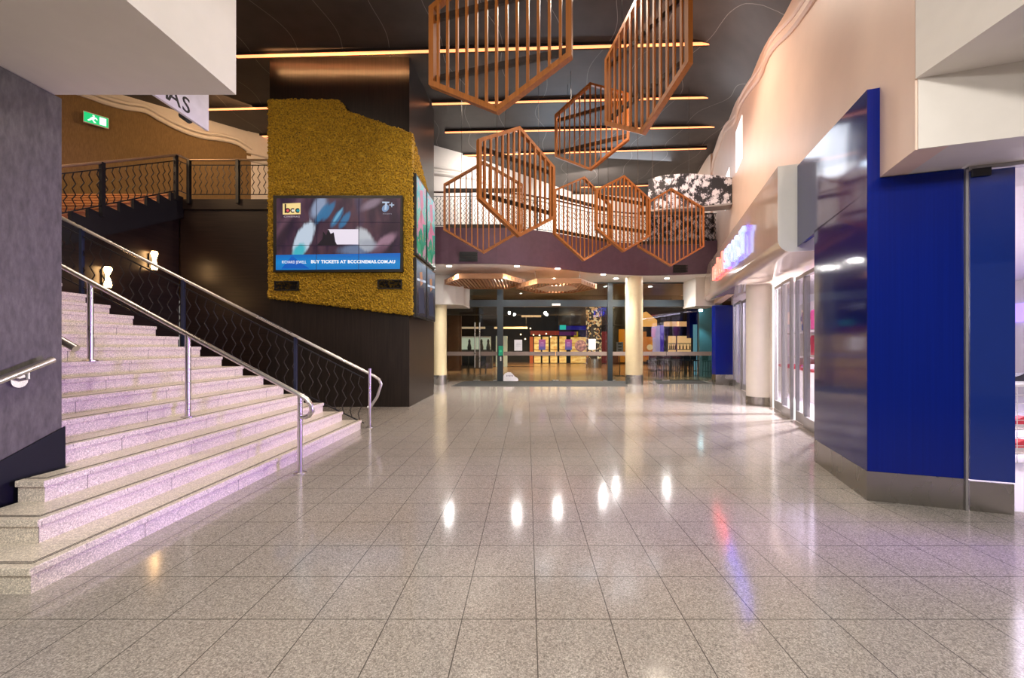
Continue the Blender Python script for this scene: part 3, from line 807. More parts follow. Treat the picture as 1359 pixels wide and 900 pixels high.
# sconces on the dark timber wall
for (x, y, lab) in ((140, 368, 'glowing double-ended wall sconce under the stair rail, lower one'), (202, 346, 'glowing double-ended wall sconce above the stair rail, higher one')):
    Y = (-8.55) * F / (x - CX); c_ = Vector((-8.55, Y, H + (CY - y) / F * Y))
    sc_ = thing('wall_sconce', lab, 'wall light', c_, 'sconces over the stair')
    part('backplate', MB().box(-8.6, -8.57, Y - .045, Y + .045, c_.z - .16, c_.z + .16), M['black'], sc_)
    part('lamp', MB().lathe((-8.50, Y, c_.z - .21), [(.045, 0), (.06, .05), (.05, .12), (.034, .19), (.034, .25), (.05, .31), (.065, .37), (.05, .42)], 16), M['sconce'], sc_, smooth=True)
    part('cap', MB().lathe((-8.50, Y, c_.z + .21), [(.05, 0), (.03, .02)], 12).lathe((-8.50, Y, c_.z - .23), [(.03, 0), (.045, .02)], 12), M['black'], sc_)

# blade sign, spotlight below it, exit sign
YB = 6.0; XB = px_x(277, YB)
zbot, ztop = H + (CY - 174) / F * YB, H + (CY - 112) / F * YB + .25
bl = thing('blade_sign', 'white hanging sign board lettered in thin capitals, behind the white bulkhead', 'sign', (XB, 5.2, zbot))
part('board', MB().box(XB - .04, XB, 4.0, YB, zbot, ztop), M['paper'], bl)
letters = 'CINEMAS'
ink = plain('sign_ink', (.02, .02, .02, 1), .5)
for i, ch_ in enumerate(letters):
    Yl = 5.60 - (6 - i) * .19
    part('letter', text_mb(ch_, .30, (XB + .001, Yl, zbot + .05), (0, 1, 0), (0, 0, 1), .006, align='CENTER'), ink, bl)
part('hanger', MB().box(XB - .03, XB - .01, 4.3, 4.33, ztop, 8.4).box(XB - .03, XB - .01, 5.6, 5.63, ztop, 8.4), M['black'], bl)
sl = thing('spotlight', 'small black spotlight hanging just under the blade sign', 'spotlight', at(246, 160, 6.4))
c_ = at(246, 157, 6.4)
part('body', MB().tube([c_ + Vector((-.05, 0, .05)), c_ + Vector((.08, -.02, -.04))], .055, 14), M['black'], sl, smooth=True)
part('stem', MB().tube([c_ + Vector((-.03, 0, .05)), c_ + Vector((-.03, 0, .35)), c_ + Vector((-.55, -.15, .35))], .012, 6), M['black'], sl)
tt, p = on_line(127, E0, ED); ex = Vector((p[0], p[1], H + (CY - 162) / F * p[1]))
ed = Vector((.633, .774, 0)); en = Vector((.774, -.633, 0)); ec = ex + en * .14
xs_ = thing('exit_sign', 'green and white lit running-man exit sign on the ochre wall', 'sign', ec)
part('casing', MB().beam(ec - ed * .24, ec + ed * .24, .06, .30, (0, 0, 1)), M['cap'], xs_)
g_ = em('exit_green', 30, 200, 120, 1.3); w_m = em('exit_white', 235, 255, 245, 1.5)
part('face', MB().slab([ec + en * .031 - ed * .23 + Vector((0, 0, -.13)), ec + en * .031 + ed * .23 + Vector((0, 0, -.13)), ec + en * .031 + ed * .23 + Vector((0, 0, .13)), ec + en * .031 - ed * .23 + Vector((0, 0, .13))], en * .004), g_, xs_)
def exs(pts): return MB().slab([ec + en * .0355 + ed * u_ + Vector((0, 0, w_)) for u_, w_ in pts], en * .003)
part('pictogram', exs([(.06, -.1), (.19, -.1), (.19, .1), (.06, .1)]), w_m, xs_)
part('pictogram', exs([(-.07, .07), (-.03, .07), (-.03, .1), (-.07, .1)]), w_m, xs_)
part('pictogram', exs([(-.12, .0), (-.06, .06), (-.0, .05), (.03, .0), (.01, -.01), (-.02, .02), (-.05, -.03), (.0, -.09), (-.04, -.1), (-.08, -.03), (-.14, -.09), (-.17, -.07), (-.1, .0)]), w_m, xs_)

# ------------------------------------------------------------------ balcony over the entrance
def smooth_line(pts, k=4):
    out = []
    n = len(pts)
    for i in range(n - 1):
        p0, p1, p2, p3 = (Vector(pts[max(0, i - 1)]), Vector(pts[i]), Vector(pts[i + 1]), Vector(pts[min(n - 1, i + 2)]))
        for j in range(k):
            f = j / k
            out.append(.5 * ((2 * p1) + (p2 - p0) * f + (2 * p0 - 5 * p1 + 4 * p2 - p3) * f * f + (3 * p1 - p0 - 3 * p2 + p3) * f ** 3))
    out.append(Vector(pts[-1])); return [(p.x, p.y) for p in out]
fpl = smooth_line([(-4.6, 13.0), (-3.1, 13.25), (-.99, 13.25), (.514, 13.76), (1.615, 14.4), (2.7, 15.0), (4.62, 15.45), (6.8, 15.05), (7.35, 14.9)])
FT = 5.42
mb = MB()
for p, q in zip(fpl, fpl[1:]):
    mb.slab([(p[0], p[1], SOF), (q[0], q[1], SOF), (q[0], q[1], FT), (p[0], p[1], FT)], (0, .1, 0))
struct('wall_balcony_fascia', mb, M['fascia'], 'dark curving balcony front above the entrance', cat='balcony front')
struct('ceiling_soffit', MB().prism([(p[0], p[1] + .1) for p in fpl] + [(8.2, YG), (-4.6, YG)], SOF, SOF + .05), M['soffit'], 'pale soffit over the entrance with downlights', cat='soffit')
struct('floor_balcony', MB().prism([(p[0], p[1] + .1) for p in fpl] + [(9, 22), (-8, 22), (-8, 15)], SOF + .06, UP), M['veneer'], 'balcony floor above the entrance', cat='floor')
struct('wall_entrance_head', MB().box(-4.6, 8.3, YG - .05, YG + .2, SOF, UP), M['dark_metal'], 'dark head over the entrance glazing', cat='wall')
rp = [(p[0], p[1] + .07, FT) for p in fpl if -4.0 < p[0] < 7.2]
balustrade('long zigzag-barred balustrade on the balcony over the entrance', rp, 1.16, 1.02, .06, .115, [2.1, 4.4, 7.0, 9.6], plain('dark_rail', (.10, .06, .05, 1), .35), .03, .05, amp=.03, per=.16, br=.010)
for (x0, y0, x1, y1, Y, lab) in ((610, 334.5, 634, 347, 13.24, 'black vent grille in the dark balcony front near the tower'), (894, 352, 914.5, 362, 15.28, 'black vent grille in the dark balcony front near the right wall')):
    a, b = at(x0, y0, Y), at(x1, y1, Y)
    vt = thing('vent_grille', lab, 'vent', ((a.x + b.x) / 2, Y - .03, b.z), 'vents in the balcony front')
    part('frame', MB().box(a.x, b.x, Y - .04, Y + .12, b.z, a.z), M['black'], vt)
    for i in range(5):
        z = b.z + (a.z - b.z) * (i + .5) / 5
        part('louvre', MB().box(a.x + .03, b.x - .03, Y - .055, Y - .04, z - .015, z + .015), M['black'], vt)
# floral screens
fb = [(3.74, 12.50), (4.2, 12.32), (4.83, 12.2), (5.5, 12.06), (6.02, 11.86)]; ft_ = [6.66, 6.72, 6.72, 6.62, 6.44]
mb = MB(); fb2 = smooth_line(fb, 4); n = len(fb2)
tz = [ft_[0] + 0] * n
for i in range(n):
    f = i / (n - 1) * 4; k = min(3, int(f)); tz[i] = ft_[k] + (ft_[k + 1] - ft_[k]) * (f - k)
poly = fb2 + [(6.25, 12.3), (3.9, 12.85)]
mb.prism(poly, 5.70, tz + [6.44, 6.66])
fs_ = thing('floral_screen', 'curved screen box papered in pale flowers on black, jutting from right wall', 'screen', (4.9, 12.3, 5.66))
part('body', mb, M['floral'], fs_)
part('edge_trim', MB().prism([(p[0], p[1] - .03) for p in fb2] + [(6.25, 12.3), (3.9, 12.85)], 5.655, 5.699), M['alu'], fs_)
solo('floral_wall_panel', MB().box(4.75, 7.5, 15.9, 16.1, UP, 6.75), M['floral'], 'darker flower-papered panel standing behind the thin red-brown hexagon', 'wall panel')

# downlights in the soffit
dl = [(596, 353, 'first of the front row from the tower'), (686, 353, 'second of the front row from the tower'), (740, 356.4, 'third of the front row from the tower'), (800.5, 364, 'fourth of the front row'), (675.6, 369.6, 'back row, over the left flat hexagon'), (735, 369.6, 'back row, over the right flat hexagon'), (817.4, 369.6, 'back row, just left of the cream column'), (885, 369.3, 'right of the cream column')]
for x, y, w_ in dl:
    Y = F * (SOF - H) / (CY - y); X = px_x(x, Y)
    d_ = thing('downlight', 'round white recessed downlight in the entrance soffit, ' + w_, 'ceiling light', (X, Y, SOF), 'downlights in the soffit')
    part('lens', MB().lathe((X, Y, SOF - .012), [(.078, 0), (.078, .01)], 16), M['down'], d_)
    part('rim', MB().lathe((X, Y, SOF - .01), [(.11, 0), (.11, .012)], 20), M['cap'], d_)

# entrance: columns, white boxes, glazing
for (x, Y, r, ztop, lab) in ((584, 15.75, .26, 3.1, 'cream round column at the left end of the entrance glass'), (841.5, 15.9, .335, SOF, 'cream round column standing before the entrance glass')):
    c_ = thing('entrance_column', lab, 'column', (px_x(x, Y), Y, 0))
    part('shaft', MB().lathe((px_x(x, Y), Y, .36), [(r, 0), (r, ztop - .36)], 40), M['column'], c_, smooth=True)
    part('base_sleeve', MB().lathe((px_x(x, Y), Y, 0), [(r + .012, 0), (r + .012, .36)], 40), M['steel'], c_, smooth=True)
struct('wall_entrance_left_box', MB().prism([(-4.4, 15.3), (-3.2, 15.3), (-2.75, 15.45), (-2.5, 15.8), (-2.46, YG), (-4.4, YG)], 3.08, SOF), M['white'], 'white rounded box over the left entrance column', cat='bulkhead', bevel=.02)
struct('wall_entrance_right_box', MB().box(6.64, 7.6, 15.9, YG, 3.08, SOF), M['white'], 'white box at the right head of the entrance', cat='bulkhead')
Xg = lambda x: px_x(x, YG)
struct('wall_entrance_left', MB().box(-4.6, Xg(591), YG - .1, YG + .2, 0, SOF), M['white'], 'wall beside the left entrance column', cat='wall')
fm = MB()
fm.box(Xg(660), Xg(668), YG - .1, YG + .08, 0, SOF).box(Xg(806), Xg(812.5), YG - .1, YG + .08, 0, SOF).box(Xg(591), 7.9, YG - .08, YG + .08, 3.16, 3.45).box(Xg(591), 7.9, YG - .06, YG + .06, SOF - .06, SOF)
ef = struct('window_1', fm, M['dark_metal'], 'dark metal frame of the entrance glazing', cat='window')
panes = [(592, 633), (633.6, 659.5), (668.5, 737), (737.6, 805.5), (813, 884), (884.6, 945)]
for i, (a, b) in enumerate(panes):
    o = part('pane', MB().box(Xg(a), Xg(b), YG - .006, YG + .006, .02, 3.155), M['glass'], ef)
for a, b in ((592, 659.5), (668.5, 805.5), (813, 922)):
    part('pane', MB().box(Xg(a), Xg(b), YG - .006, YG + .006, 3.46, SOF - .07), M['glass'], ef)
for i, (a, b) in enumerate(panes):
    part('sight_band', MB().box(Xg(a), Xg(b), YG - .012, YG - .008, 1.08, 1.25), plain('frosted_band%d' % i, (.22, .17, .15, 1), .5), ef)
    part('patch_fitting', MB().box(Xg(b) - .16, Xg(b), YG - .03, YG + .03, .0, .05).box(Xg(a), Xg(a) + .12, YG - .03, YG + .03, .0, .05), M['steel'], ef)
for x, lab in ((630.3, 'tall steel pull handle on the entrance glass, left of the pair'), (636.6, 'tall steel pull handle on the entrance glass, right of the pair')):
    a, b = at(x, 428, YG - .09), at(x, 488, YG - .09)
    part('pull_handle', MB().tube([a, b], .028, 8).tube([a + Vector((0, 0, -.2)), a + Vector((0, .08, -.2))], .015, 6).tube([b + Vector((0, 0, .2)), b + Vector((0, .08, .2))], .015, 6), M['steel'], ef)
# notices on the glass
def notice(x0, y0, x1, y1, m, lab, extra=None, name='notice', Y=YG - .014, group='notices on the entrance glass'):
    a, b = at(x0, y0, Y), at(x1, y1, Y)
    r_ = thing(name, lab, 'notice', ((a.x + b.x) / 2, Y, b.z), group)
    part('sheet', MB().box(a.x, b.x, Y - .004, Y, b.z, a.z), m, r_)
    if extra: extra(r_, a, b, Y)
pk = grad('poster_pink_blue', (.05, .16, .60, 1), (.80, .10, .36, 1), (.42, .13, .50, 1), s=.55, noise=2)
wt2 = plain('notice_white', (.85, .85, .9, 1), .5)
def lines_(n, m):
    def f(r_, a, b, Y):
        mb = MB()
        for i in range(n):
            z = a.z - (a.z - b.z) * (.3 + .45 * i / n); w_ = (b.x - a.x) * (.30 if i else .22); c = (a.x + b.x) / 2
            mb.box(c - w_, c + w_, Y - .006, Y - .004, z - .012, z + .006)
        part('print_line', mb, m, r_)
    return f
notice(682.5, 451, 693, 465.5, M['paper'], 'plain white sheet on the entrance glass just right of the dark post', lines_(3, plain('faint_grey', (.6, .6, .68, 1), .6)))
notice(715, 450.5, 724, 464.5, pk, 'pink and blue poster on the entrance glass, next to the white sheet', lines_(3, em('poster_lines', 225, 150, 200, .7)))
notice(750, 450.5, 759, 464.5, pk, 'pink and blue poster on the entrance glass, next to the round disc', lines_(3, em('poster_lines2', 225, 150, 200, .7)))
notice(781, 450, 790.5, 464, M['paper'], 'white sheet on the entrance glass in front of the sparkling column', lines_(3, plain('faint_grey2', (.6, .6, .68, 1), .6)))
c_ = at(770.5, 459, YG - .016); mb = MB(); mb.tube([c_, c_ + Vector((0, -.006, 0))], .25, 28)
t = NT('disc_print'); v = t.coord(); t.col(t.ramp(t.noise(v, 9, 3), [(.35, (.06, .03, .03, 1)), (.55, (.22, .10, .09, 1)), (.7, (.55, .32, .18, 1))])); M['disc'] = t.m
solo('round_disc', mb, M['disc'], 'round patterned brown disc stuck on the entrance glass', 'notice')
c_ = at(664.5, 466, YG - .16)
gb = thing('exit_button', 'green exit button box on the dark entrance post', 'button', c_)
part('casing', MB().box(c_.x - .10, c_.x + .10, YG - .16, YG - .1, c_.z - .2, c_.z + .22), plain('green_box', (.0, .30, .17, 1), .4), gb, bevel=.02)
part('plate', MB().box(c_.x - .03, c_.x + .03, YG - .13, YG - .1, c_.z - .42, c_.z - .24), M['cap'], gb)
part('button', MB().tube([(c_.x, YG - .17, c_.z), (c_.x, YG - .155, c_.z)], .05, 14), em('green_btn', 60, 220, 150, .6), gb)
c_ = at(738, 404.5, YG - .1)
solo('door_sensor', MB().box(c_.x - .18, c_.x + .18, YG - .16, YG - .08, c_.z - .05, c_.z + .05), M['cap'], 'white motion sensor on the header over the sliding glass', 'sensor', bevel=.015)
# cloud-shaped floor board
mb = MB(); pts = [(668, 506.5), (668, 499), (670, 496), (674, 494.2), (678, 494.5), (680.5, 497), (683, 500), (686.5, 502), (688, 504.5), (687, 506.5)]
yb_ = 16.95
cl = thing('floor_board', 'white cloud-shaped board standing on floor inside entrance post', 'sign', (at(678, 506, yb_).x, yb_, 0))
pl = [at(x, y, yb_) for x, y in pts]; zmin = min(p.z for p in pl); pl = [p - Vector((0, 0, zmin - .002)) for p in pl]
part('board', MB().slab(pl, (0, .04, 0)), M['paper'], cl)
pb = at(676.5, 499, yb_); mb = MB()
for i in range(5): mb.slab([(pb.x - .14 + i * .06, yb_, pb.z - .03 + .02 * (i % 2)), (pb.x - .10 + i * .06, yb_, pb.z - .03 + .02 * (i % 2)), (pb.x - .10 + i * .06, yb_, pb.z + .03 - .015 * i % .03), (pb.x - .14 + i * .06, yb_, pb.z + .04)], (0, -.003, 0))
part('print_mark', mb, plain('grey_print', (.32, .30, .42, 1), .5), cl)
# mats
def flat(pts, z0, z1): return MB().prism(pts, z0, z1)
fp = lambda x, y: ((x - CX) / F * (F * H / (y - CY)), F * H / (y - CY))
solo('entrance_mat', flat([fp(598, 513), fp(833, 513), fp(829, 506), fp(617, 506)], .001, .012), M['rubber'], 'long charcoal entrance mat before the main glass doors', 'mat')
solo('entrance_mat', flat([fp(873, 509.5), fp(943, 509.5), fp(927, 504.5), fp(868, 504.5)], .001, .012), M['rubber'], 'short charcoal entrance mat right of the cream column', 'mat')

# ------------------------------------------------------------------ lobby behind the glass
struct('wall_lobby_back', MB().box(-12, 20, 37.2, 37.5, 0, 4.6), M['dark_wall'], 'dark back wall of the lobby', cat='wall')
struct('wall_lobby_left', MB().box(-12, -11.8, YG, 37.5, 0, 4.6), M['dark_wall'], 'dark left wall of the lobby', cat='wall')
struct('wall_lobby_right', MB().box(19.8, 20, YG, 37.5, 0, 4.6), M['dark_wall'], 'dark right wall of the lobby', cat='wall')
struct('ceiling_lobby', MB().box(-12, 20, YG + .1, 37.5, 4.45, 4.6), M['lobby_ceiling'], 'grey mottled ceiling of the lobby', cat='ceiling')
struct('trim_lobby_beam', MB().box(-12, 3.6, 26, 26.4, 3.5, 4.45).box(2.4, 20, 31, 31.3, 3.1, 4.45), M['dark_wall'], 'dark dropped beams in the lobby', cat='beam')
t = NT('lit_shelf'); v = t.coord()
t.col((.5, .4, .25, 1)); t.link(t.ramp(t.noise(t.mapping(v, (1, 1, 2.5)), 2.2, 2), [(.3, srgb(196, 112, 38)), (.5, srgb(240, 178, 92)), (.7, srgb(252, 212, 138))]), t.p.inputs['Emission Color']); t.p.inputs['Emission Strength'].default_value = 1.25; M['lit_shelf'] = t.m
Yc = 34.5
for (x0, x1, ytop, lab) in ((708.5, 718, 447, 'glowing display cabinet in the lobby, leftmost, behind the first pink poster'), (719.5, 728.5, 447, 'glowing display cabinet in the lobby, second from the left'), (730, 740, 446.5, 'glowing display cabinet in the lobby with dark shelf lines, third from the left'), (742, 752, 446.5, 'glowing display cabinet in the lobby, behind the second pink poster'), (757, 778, 447.5, 'widest glowing display cabinet in the lobby, behind the round disc')):
    a, b = at(x0, ytop, Yc), at(x1, 482, Yc); z0 = .04; z1 = a.z
    cb = thing('display_cabinet', lab, 'cabinet', ((a.x + b.x) / 2, Yc, 0), 'glowing cabinets in the lobby')
    part('body', MB().box(a.x, b.x, Yc + .02, Yc + .6, 0, z1 + .06), M['dark_wall'], cb)
    part('light_panel', MB().box(a.x + .03, b.x - .03, Yc, Yc + .02, z0, z1), M['lit_shelf'], cb)
    for k in (.28, .52, .76):
        part('shelf', MB().box(a.x + .03, b.x - .03, Yc - .12, Yc, z1 * k - .02, z1 * k + .02), plain('shelf_wood', (.30, .16, .07, 1), .4), cb)
a, b = at(703, 447, Yc), at(707.5, 481, Yc)
solo('lit_end_post', MB().box(a.x, b.x, Yc - .1, Yc + .5, 0, a.z), em('orange_post', 205, 84, 30, 1.0), 'orange lit end post left of the glowing lobby cabinets', 'post')
for (x0, x1, y0, y1, r_, g_, b_, lab, s_) in ((704, 742, 439, 446, 150, 40, 18, 'red lit sign strip above the left lobby cabinets', .9), (742, 765, 440, 446.5, 92, 22, 84, 'magenta lit sign strip above the right lobby cabinets', .9), (742, 782, 432.5, 439, 44, 36, 130, 'violet lit sign strip high above the right lobby cabinets', .8), (762, 767, 440, 448, 190, 150, 30, 'yellow lit bar beside the magenta sign strip', .9)):
    a, b = at(x0, y0, Yc), at(x1, y1, Yc)
    solo('lit_sign_strip', MB().box(a.x, b.x, Yc - .05, Yc + .25, b.z + .08, a.z - .01), em('strip_%d' % x0 + '_%d' % y0, r_, g_, b_, s_), lab, 'sign', 'lit sign strips in the lobby')
a, b = at(743, 431.5, 30), at(751, 437.5, 30)
e_ = thing('exit_sign', 'small teal exit sign hanging in the lobby beyond the glass', 'sign', ((a.x + b.x) / 2, 30, b.z))
part('face', MB().box(a.x, b.x, 29.98, 30.05, b.z, a.z), em('teal_exit', 40, 200, 180, 1.1), e_); part('hanger', MB().box((a.x + b.x) / 2 - .01, (a.x + b.x) / 2 + .01, 30, 30.02, a.z, 4.45), M['black'], e_)
# sparkling column
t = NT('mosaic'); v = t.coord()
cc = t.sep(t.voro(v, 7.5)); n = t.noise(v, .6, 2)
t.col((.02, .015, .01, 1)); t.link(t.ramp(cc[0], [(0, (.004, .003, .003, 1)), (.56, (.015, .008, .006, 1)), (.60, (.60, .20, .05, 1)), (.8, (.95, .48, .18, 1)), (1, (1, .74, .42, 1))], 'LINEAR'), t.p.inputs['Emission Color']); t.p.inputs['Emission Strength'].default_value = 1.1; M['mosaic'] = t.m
sc = thing('sparkle_column', 'round lobby column covered in sparkling gold mosaic', 'column', (px_x(788, 27.6), 27.6, 0))
part('shaft', MB().lathe((px_x(788, 27.6), 27.6, .62), [(.53, 0), (.53, 3.83)], 36), M['mosaic'], sc, smooth=True)
part('base_sleeve', MB().lathe((px_x(788, 27.6), 27.6, 0), [(.53, 0), (.53, .62)], 36), M['steel'], sc, smooth=True)
# right-hand orange bay
a, b = at(822, 430, 33.5), at(833, 484, 33.5)
for (x0, x1, y0, y1, Y, col_, s_, nm, lab) in (
    (822, 829, 437, 481, 33.5, (232, 128, 26), .9, 'lit_wall_panel', 'orange lit wall panel right of the second dark post'),
    (829.5, 858, 440, 480, 34, (214, 116, 22), .75, 'lit_wall_panel', 'broad orange lit wall panel behind the cream column'),
    (813, 821, 472, 483, 33, (110, 34, 16), .5, 'counter_block', 'dull red counter block right of the second dark post'),
    (799, 806, 440, 482, 33.8, (150, 40, 36), .7, 'lit_wall_panel', 'dark red lit panel between sparkling column and dark post'),
    (866, 876, 432, 478, 31.5, (200, 172, 214), .9, 'lit_wall_panel', 'pale lilac lit pillar face right of the cream column'),
    (876.5, 881, 424, 470, 31.4, (96, 70, 190), .9, 'lit_wall_panel', 'violet lit pillar face right of the lilac one'),
    (854, 866, 447, 478, 30.8, (226, 120, 44), .9, 'lit_wall_panel', 'orange menu panel right of the cream column')):
    a, b = at(x0, y0, Y), at(x1, y1, Y)
    solo(nm, MB().box(a.x, b.x, Y, Y + .3, max(0, b.z) if y1 > 476 else b.z, a.z), grad('lit_%d_%d' % (x0, y0), tuple(q * .6 for q in srgb(*col_)[:3]) + (1,), srgb(*col_), s=s_, noise=1.5), lab, 'panel' if nm != 'counter_block' else 'counter')
a, b = at(856, 458, 30.6), at(862, 474, 30.6)
for (x, y, r_, m_, lab) in ((857.3, 470, .22, em('menu_red', 170, 60, 30, .8), 'red blob picture on the orange menu panel'), (862.5, 461, .22, em('menu_cream', 236, 190, 140, .9), 'cream blob picture on the orange menu panel')):
    c_ = at(x, y, 30.75); solo('menu_picture', MB().tube([c_, c_ + Vector((0, .045, 0))], r_, 18), m_, lab, 'picture')
# hex lamp
hl_ = [at(x, y, 21.5) for x, y in ((853, 433), (853, 417), (858, 413.5), (862, 417), (872, 425), (872, 433))]
solo('pendant_lamp', MB().slab(hl_, (0, .5, 0)), emit('pendant_glow', (1, .42, .10, 1), 1.0), 'large orange faceted pendant lamp right of the cream column', 'lamp')
for (x0, x1, lab) in ((883, 897.5, 'long warm pendant box lamp over the bar, left one'), (899, 918, 'long warm pendant box lamp over the bar, right one')):
    a, b = at(x0, 427, 25), at(x1, 433, 25)
    r_ = thing('pendant_lamp', lab, 'lamp', ((a.x + b.x) / 2, 25, b.z), 'box lamps over the bar')
    part('shade', MB().box(a.x, b.x, 24.8, 25.3, b.z, a.z), emit('shade_%d' % x0, (1, .52, .22, 1), .75), r_)
    part('wire', MB().box((a.x + b.x) / 2 - .01, (a.x + b.x) / 2 + .01, 25, 25.02, a.z, 4.45), M['black'], r_)
for (x0, x1, lab) in ((887, 897, 'warm lit bar shelving, left bay, behind the stools'), (899, 917, 'warm lit bar shelving, right bay, behind the stools')):
    a, b = at(x0, 446, 30), at(x1, 472, 30)
    r_ = thing('bar_shelving', lab, 'shelving', ((a.x + b.x) / 2, 30, b.z))
    part('light_panel', MB().box(a.x, b.x, 30, 30.05, b.z, a.z), emit('bar_glow_%d' % x0, (1, .60, .28, 1), .75), r_)
    part('body', MB().box(a.x - .05, b.x + .05, 30.05, 30.4, 0, a.z + .08), M['dark_wall'], r_)
    for k in (.3, .6): part('shelf', MB().box(a.x, b.x, 29.75, 30, b.z + (a.z - b.z) * k, b.z + (a.z - b.z) * k + .05), M['dark_wall'], r_)
    for k in range(4):
        xx = a.x + (b.x - a.x) * (k + .5) / 4
        solo('bottle', MB().lathe((xx, 29.87, b.z + (a.z - b.z) * .3 + .05), [(.05, 0), (.05, .2), (.02, .28), (.02, .36)], 8), plain('bottle_%d_%d' % (x0, k), (.08, .03, .015, 1), .2), 'dark bottle on the lower bar shelf, %s bay, %s' % ('left' if x0 < 890 else 'right', ('nearest the pillar', 'second from the pillar', 'third from the pillar', 'farthest from the pillar')[k]), 'bottle', 'bottles on the bar shelves')
# high table and stools
TB = 20.6
tb = thing('bar_table', 'long dark high table among the stools behind right-hand glass', 'table', (px_x(899, TB), TB, 0))
ta, tb_ = px_x(884, TB), px_x(915, TB)
part('tabletop', MB().box(ta, tb_, TB - .3, TB + .3, .98, 1.03), plain('warm_top', (.45, .24, .10, 1), .3), tb)
for X in (ta + .1, tb_ - .1):
    for Y in (TB - .25, TB + .25): part('leg', MB().box(X - .025, X + .025, Y - .025, Y + .025, 0, .98), M['black'], tb)
def stool(x, Y, m, lab):
    X = px_x(x, Y); r_ = thing('bar_stool', lab, 'stool', (X, Y, 0), 'bar stools behind the right-hand glass')
    part('seat', MB().box(X - .14, X + .14, Y - .17, Y + .17, .76, .81), m, r_, bevel=.015)
    part('backrest', MB().box(X - .14, X + .14, Y + .14, Y + .17, .80, 1.12), m, r_)
    for i in (-1, 1):
        for j in (-1, 1): part('leg', MB().tube([(X + .11 * i, Y + .13 * j, .77), (X + .13 * i, Y + .17 * j, 0)], .02, 6), m, r_)
    part('footrest', MB().box(X - .13, X + .13, Y - .17, Y - .14, .27, .30).box(X - .13, X + .13, Y + .14, Y + .17, .27, .30), m, r_)
sm = M['black']
for x, Y, lab in ((866, 19.4, 'black bar stool nearest the cream column, front row'), (876, 19.9, 'black bar stool second from the cream column'), (886.5, 19.5, 'black bar stool at the left end of the high table'), (895, 19.5, 'black bar stool second along the front of the high table'), (903.5, 19.6, 'black bar stool third along the front of the high table'), (912.8, 19.5, 'black bar stool fourth along the front of the high table'), (922, 19.6, 'black bar stool at the right end of the high table'), (870, 22.0, 'black bar stool in the back row nearest the cream column'), (907, 22.0, 'black bar stool behind the high table')):
    stool(x, Y, sm, lab)
stool(938, 18.9, plain('teal_stool', (.02, .10, .10, 1), .4), 'teal-lit bar stool alone by the right glass end')
# blue column and teal panel inside
bc = px_x(921, 21); solo('blue_pillar', MB().box(bc - .22, bc + .22, 21, 21.4, 1.9, 4.45), M['blue'], 'blue upper pillar block inside the right-hand glass', 'pillar')
solo('glowing_post', MB().tube([(px_x(922.5, 20.9), 20.9, 0), (px_x(922.5, 20.9), 20.9, 2.6)], .10, 12), em('pale_teal_post', 120, 170, 185, .7), 'pale blue glowing post right of the high table', 'post')
solo('teal_wall_panel', MB().box(px_x(928, 19.6), px_x(958, 19.6), 19.6, 19.75, 0, 4.4), plain('teal_panel', (.16, .30, .32, 1), .35), 'teal washed wall panel inside the right end of the glass', 'panel')  # teal light of the spot lamp is also put into the panel colour
c_ = at(930, 412, 19.2)
sp_ = thing('spotlight', 'bright cyan-white spot lamp at the right end of the entrance glass', 'spotlight', c_)
part('lamp', MB().lathe((c_.x, c_.y, c_.z - .05), [(.07, 0), (.09, .05), (.07, .1)], 14), emit('cyan_lamp', (.55, .9, 1, 1), 30), sp_)
part('stem', MB().tube([c_ + Vector((0, 0, .05)), Vector((c_.x, c_.y, 4.45))], .02, 6), M['black'], sp_)
# stand with card
r_ = thing('card_stand', 'grey card sign on a thin floor stand left of the cream column', 'sign', (px_x(822, 20), 20, 0))
a, b = at(818, 454, 20), at(827, 468.5, 20)
part('card', MB().box(a.x, b.x, 19.98, 20.0, b.z, a.z), plain('card_grey', (.35, .36, .40, 1), .5), r_)
mb = MB()
for k in range(3): mb.box(a.x + .08, b.x - .08, 19.975, 19.98, a.z - .12 - .15 * k, a.z - .06 - .15 * k)
part('print_line', mb, M['black'], r_)
part('pole', MB().box(px_x(822.5, 20) - .02, px_x(822.5, 20) + .02, 20.0, 20.04, 0, a.z), M['black'], r_)
part('foot', MB().box(px_x(817, 20), px_x(828, 20), 19.8, 20.2, 0, .02), M['black'], r_)
# left bay
a, b = at(612, 446.5, 28), at(651, 464, 28)
r_ = thing('bar_shelving', 'pale greenish lit shelving in the left lobby bay behind pull handles', 'shelving', ((a.x + b.x) / 2, 28, 0))
part('body', MB().box(a.x, b.x, 28.1, 28.5, 0, a.z), M['dark_wall'], r_)
part('light_panel', MB().box(a.x, b.x, 28, 28.1, b.z, a.z), emit('green_white', (.62, .68, .55, 1), .45), r_)
part('shelf', MB().box(a.x, b.x, 27.9, 28, a.z - .08, a.z), M['cap'], r_)
solo('bar_counter', MB().box(px_x(610, 27), px_x(654, 27), 26.7, 27.3, 0, at(0, 463, 27).z - .1), M['dark_wall'], 'dark low counter in front of the pale lobby shelving', 'counter')
for k, x in enumerate((623, 639, 648)):
    c_ = at(x, 463, 27); solo('slim_vase', MB().lathe((c_.x, c_.y, c_.z - .1), [(.12, 0), (.14, .2), (.07, .5), (.09, .6), (.04, .75)], 10), M['black'], ('dark slim vase before the pale shelving, left of the pull handles', 'dark slim vase before the pale shelving, right of the pull handles', 'dark slim vase before the pale shelving, at its right end')[k], 'vase')
a, b = at(613, 434, 28.4), at(644, 436.5, 28.4)
r_ = thing('linear_light', 'tan light line above the pale lobby shelving', 'light', ((a.x + b.x) / 2, 28.4, b.z)); part('diffuser', MB().box(a.x, b.x, 28.2, 28.4, b.z, a.z), emit('tan_glow', (.8, .55, .33, 1), .7), r_)
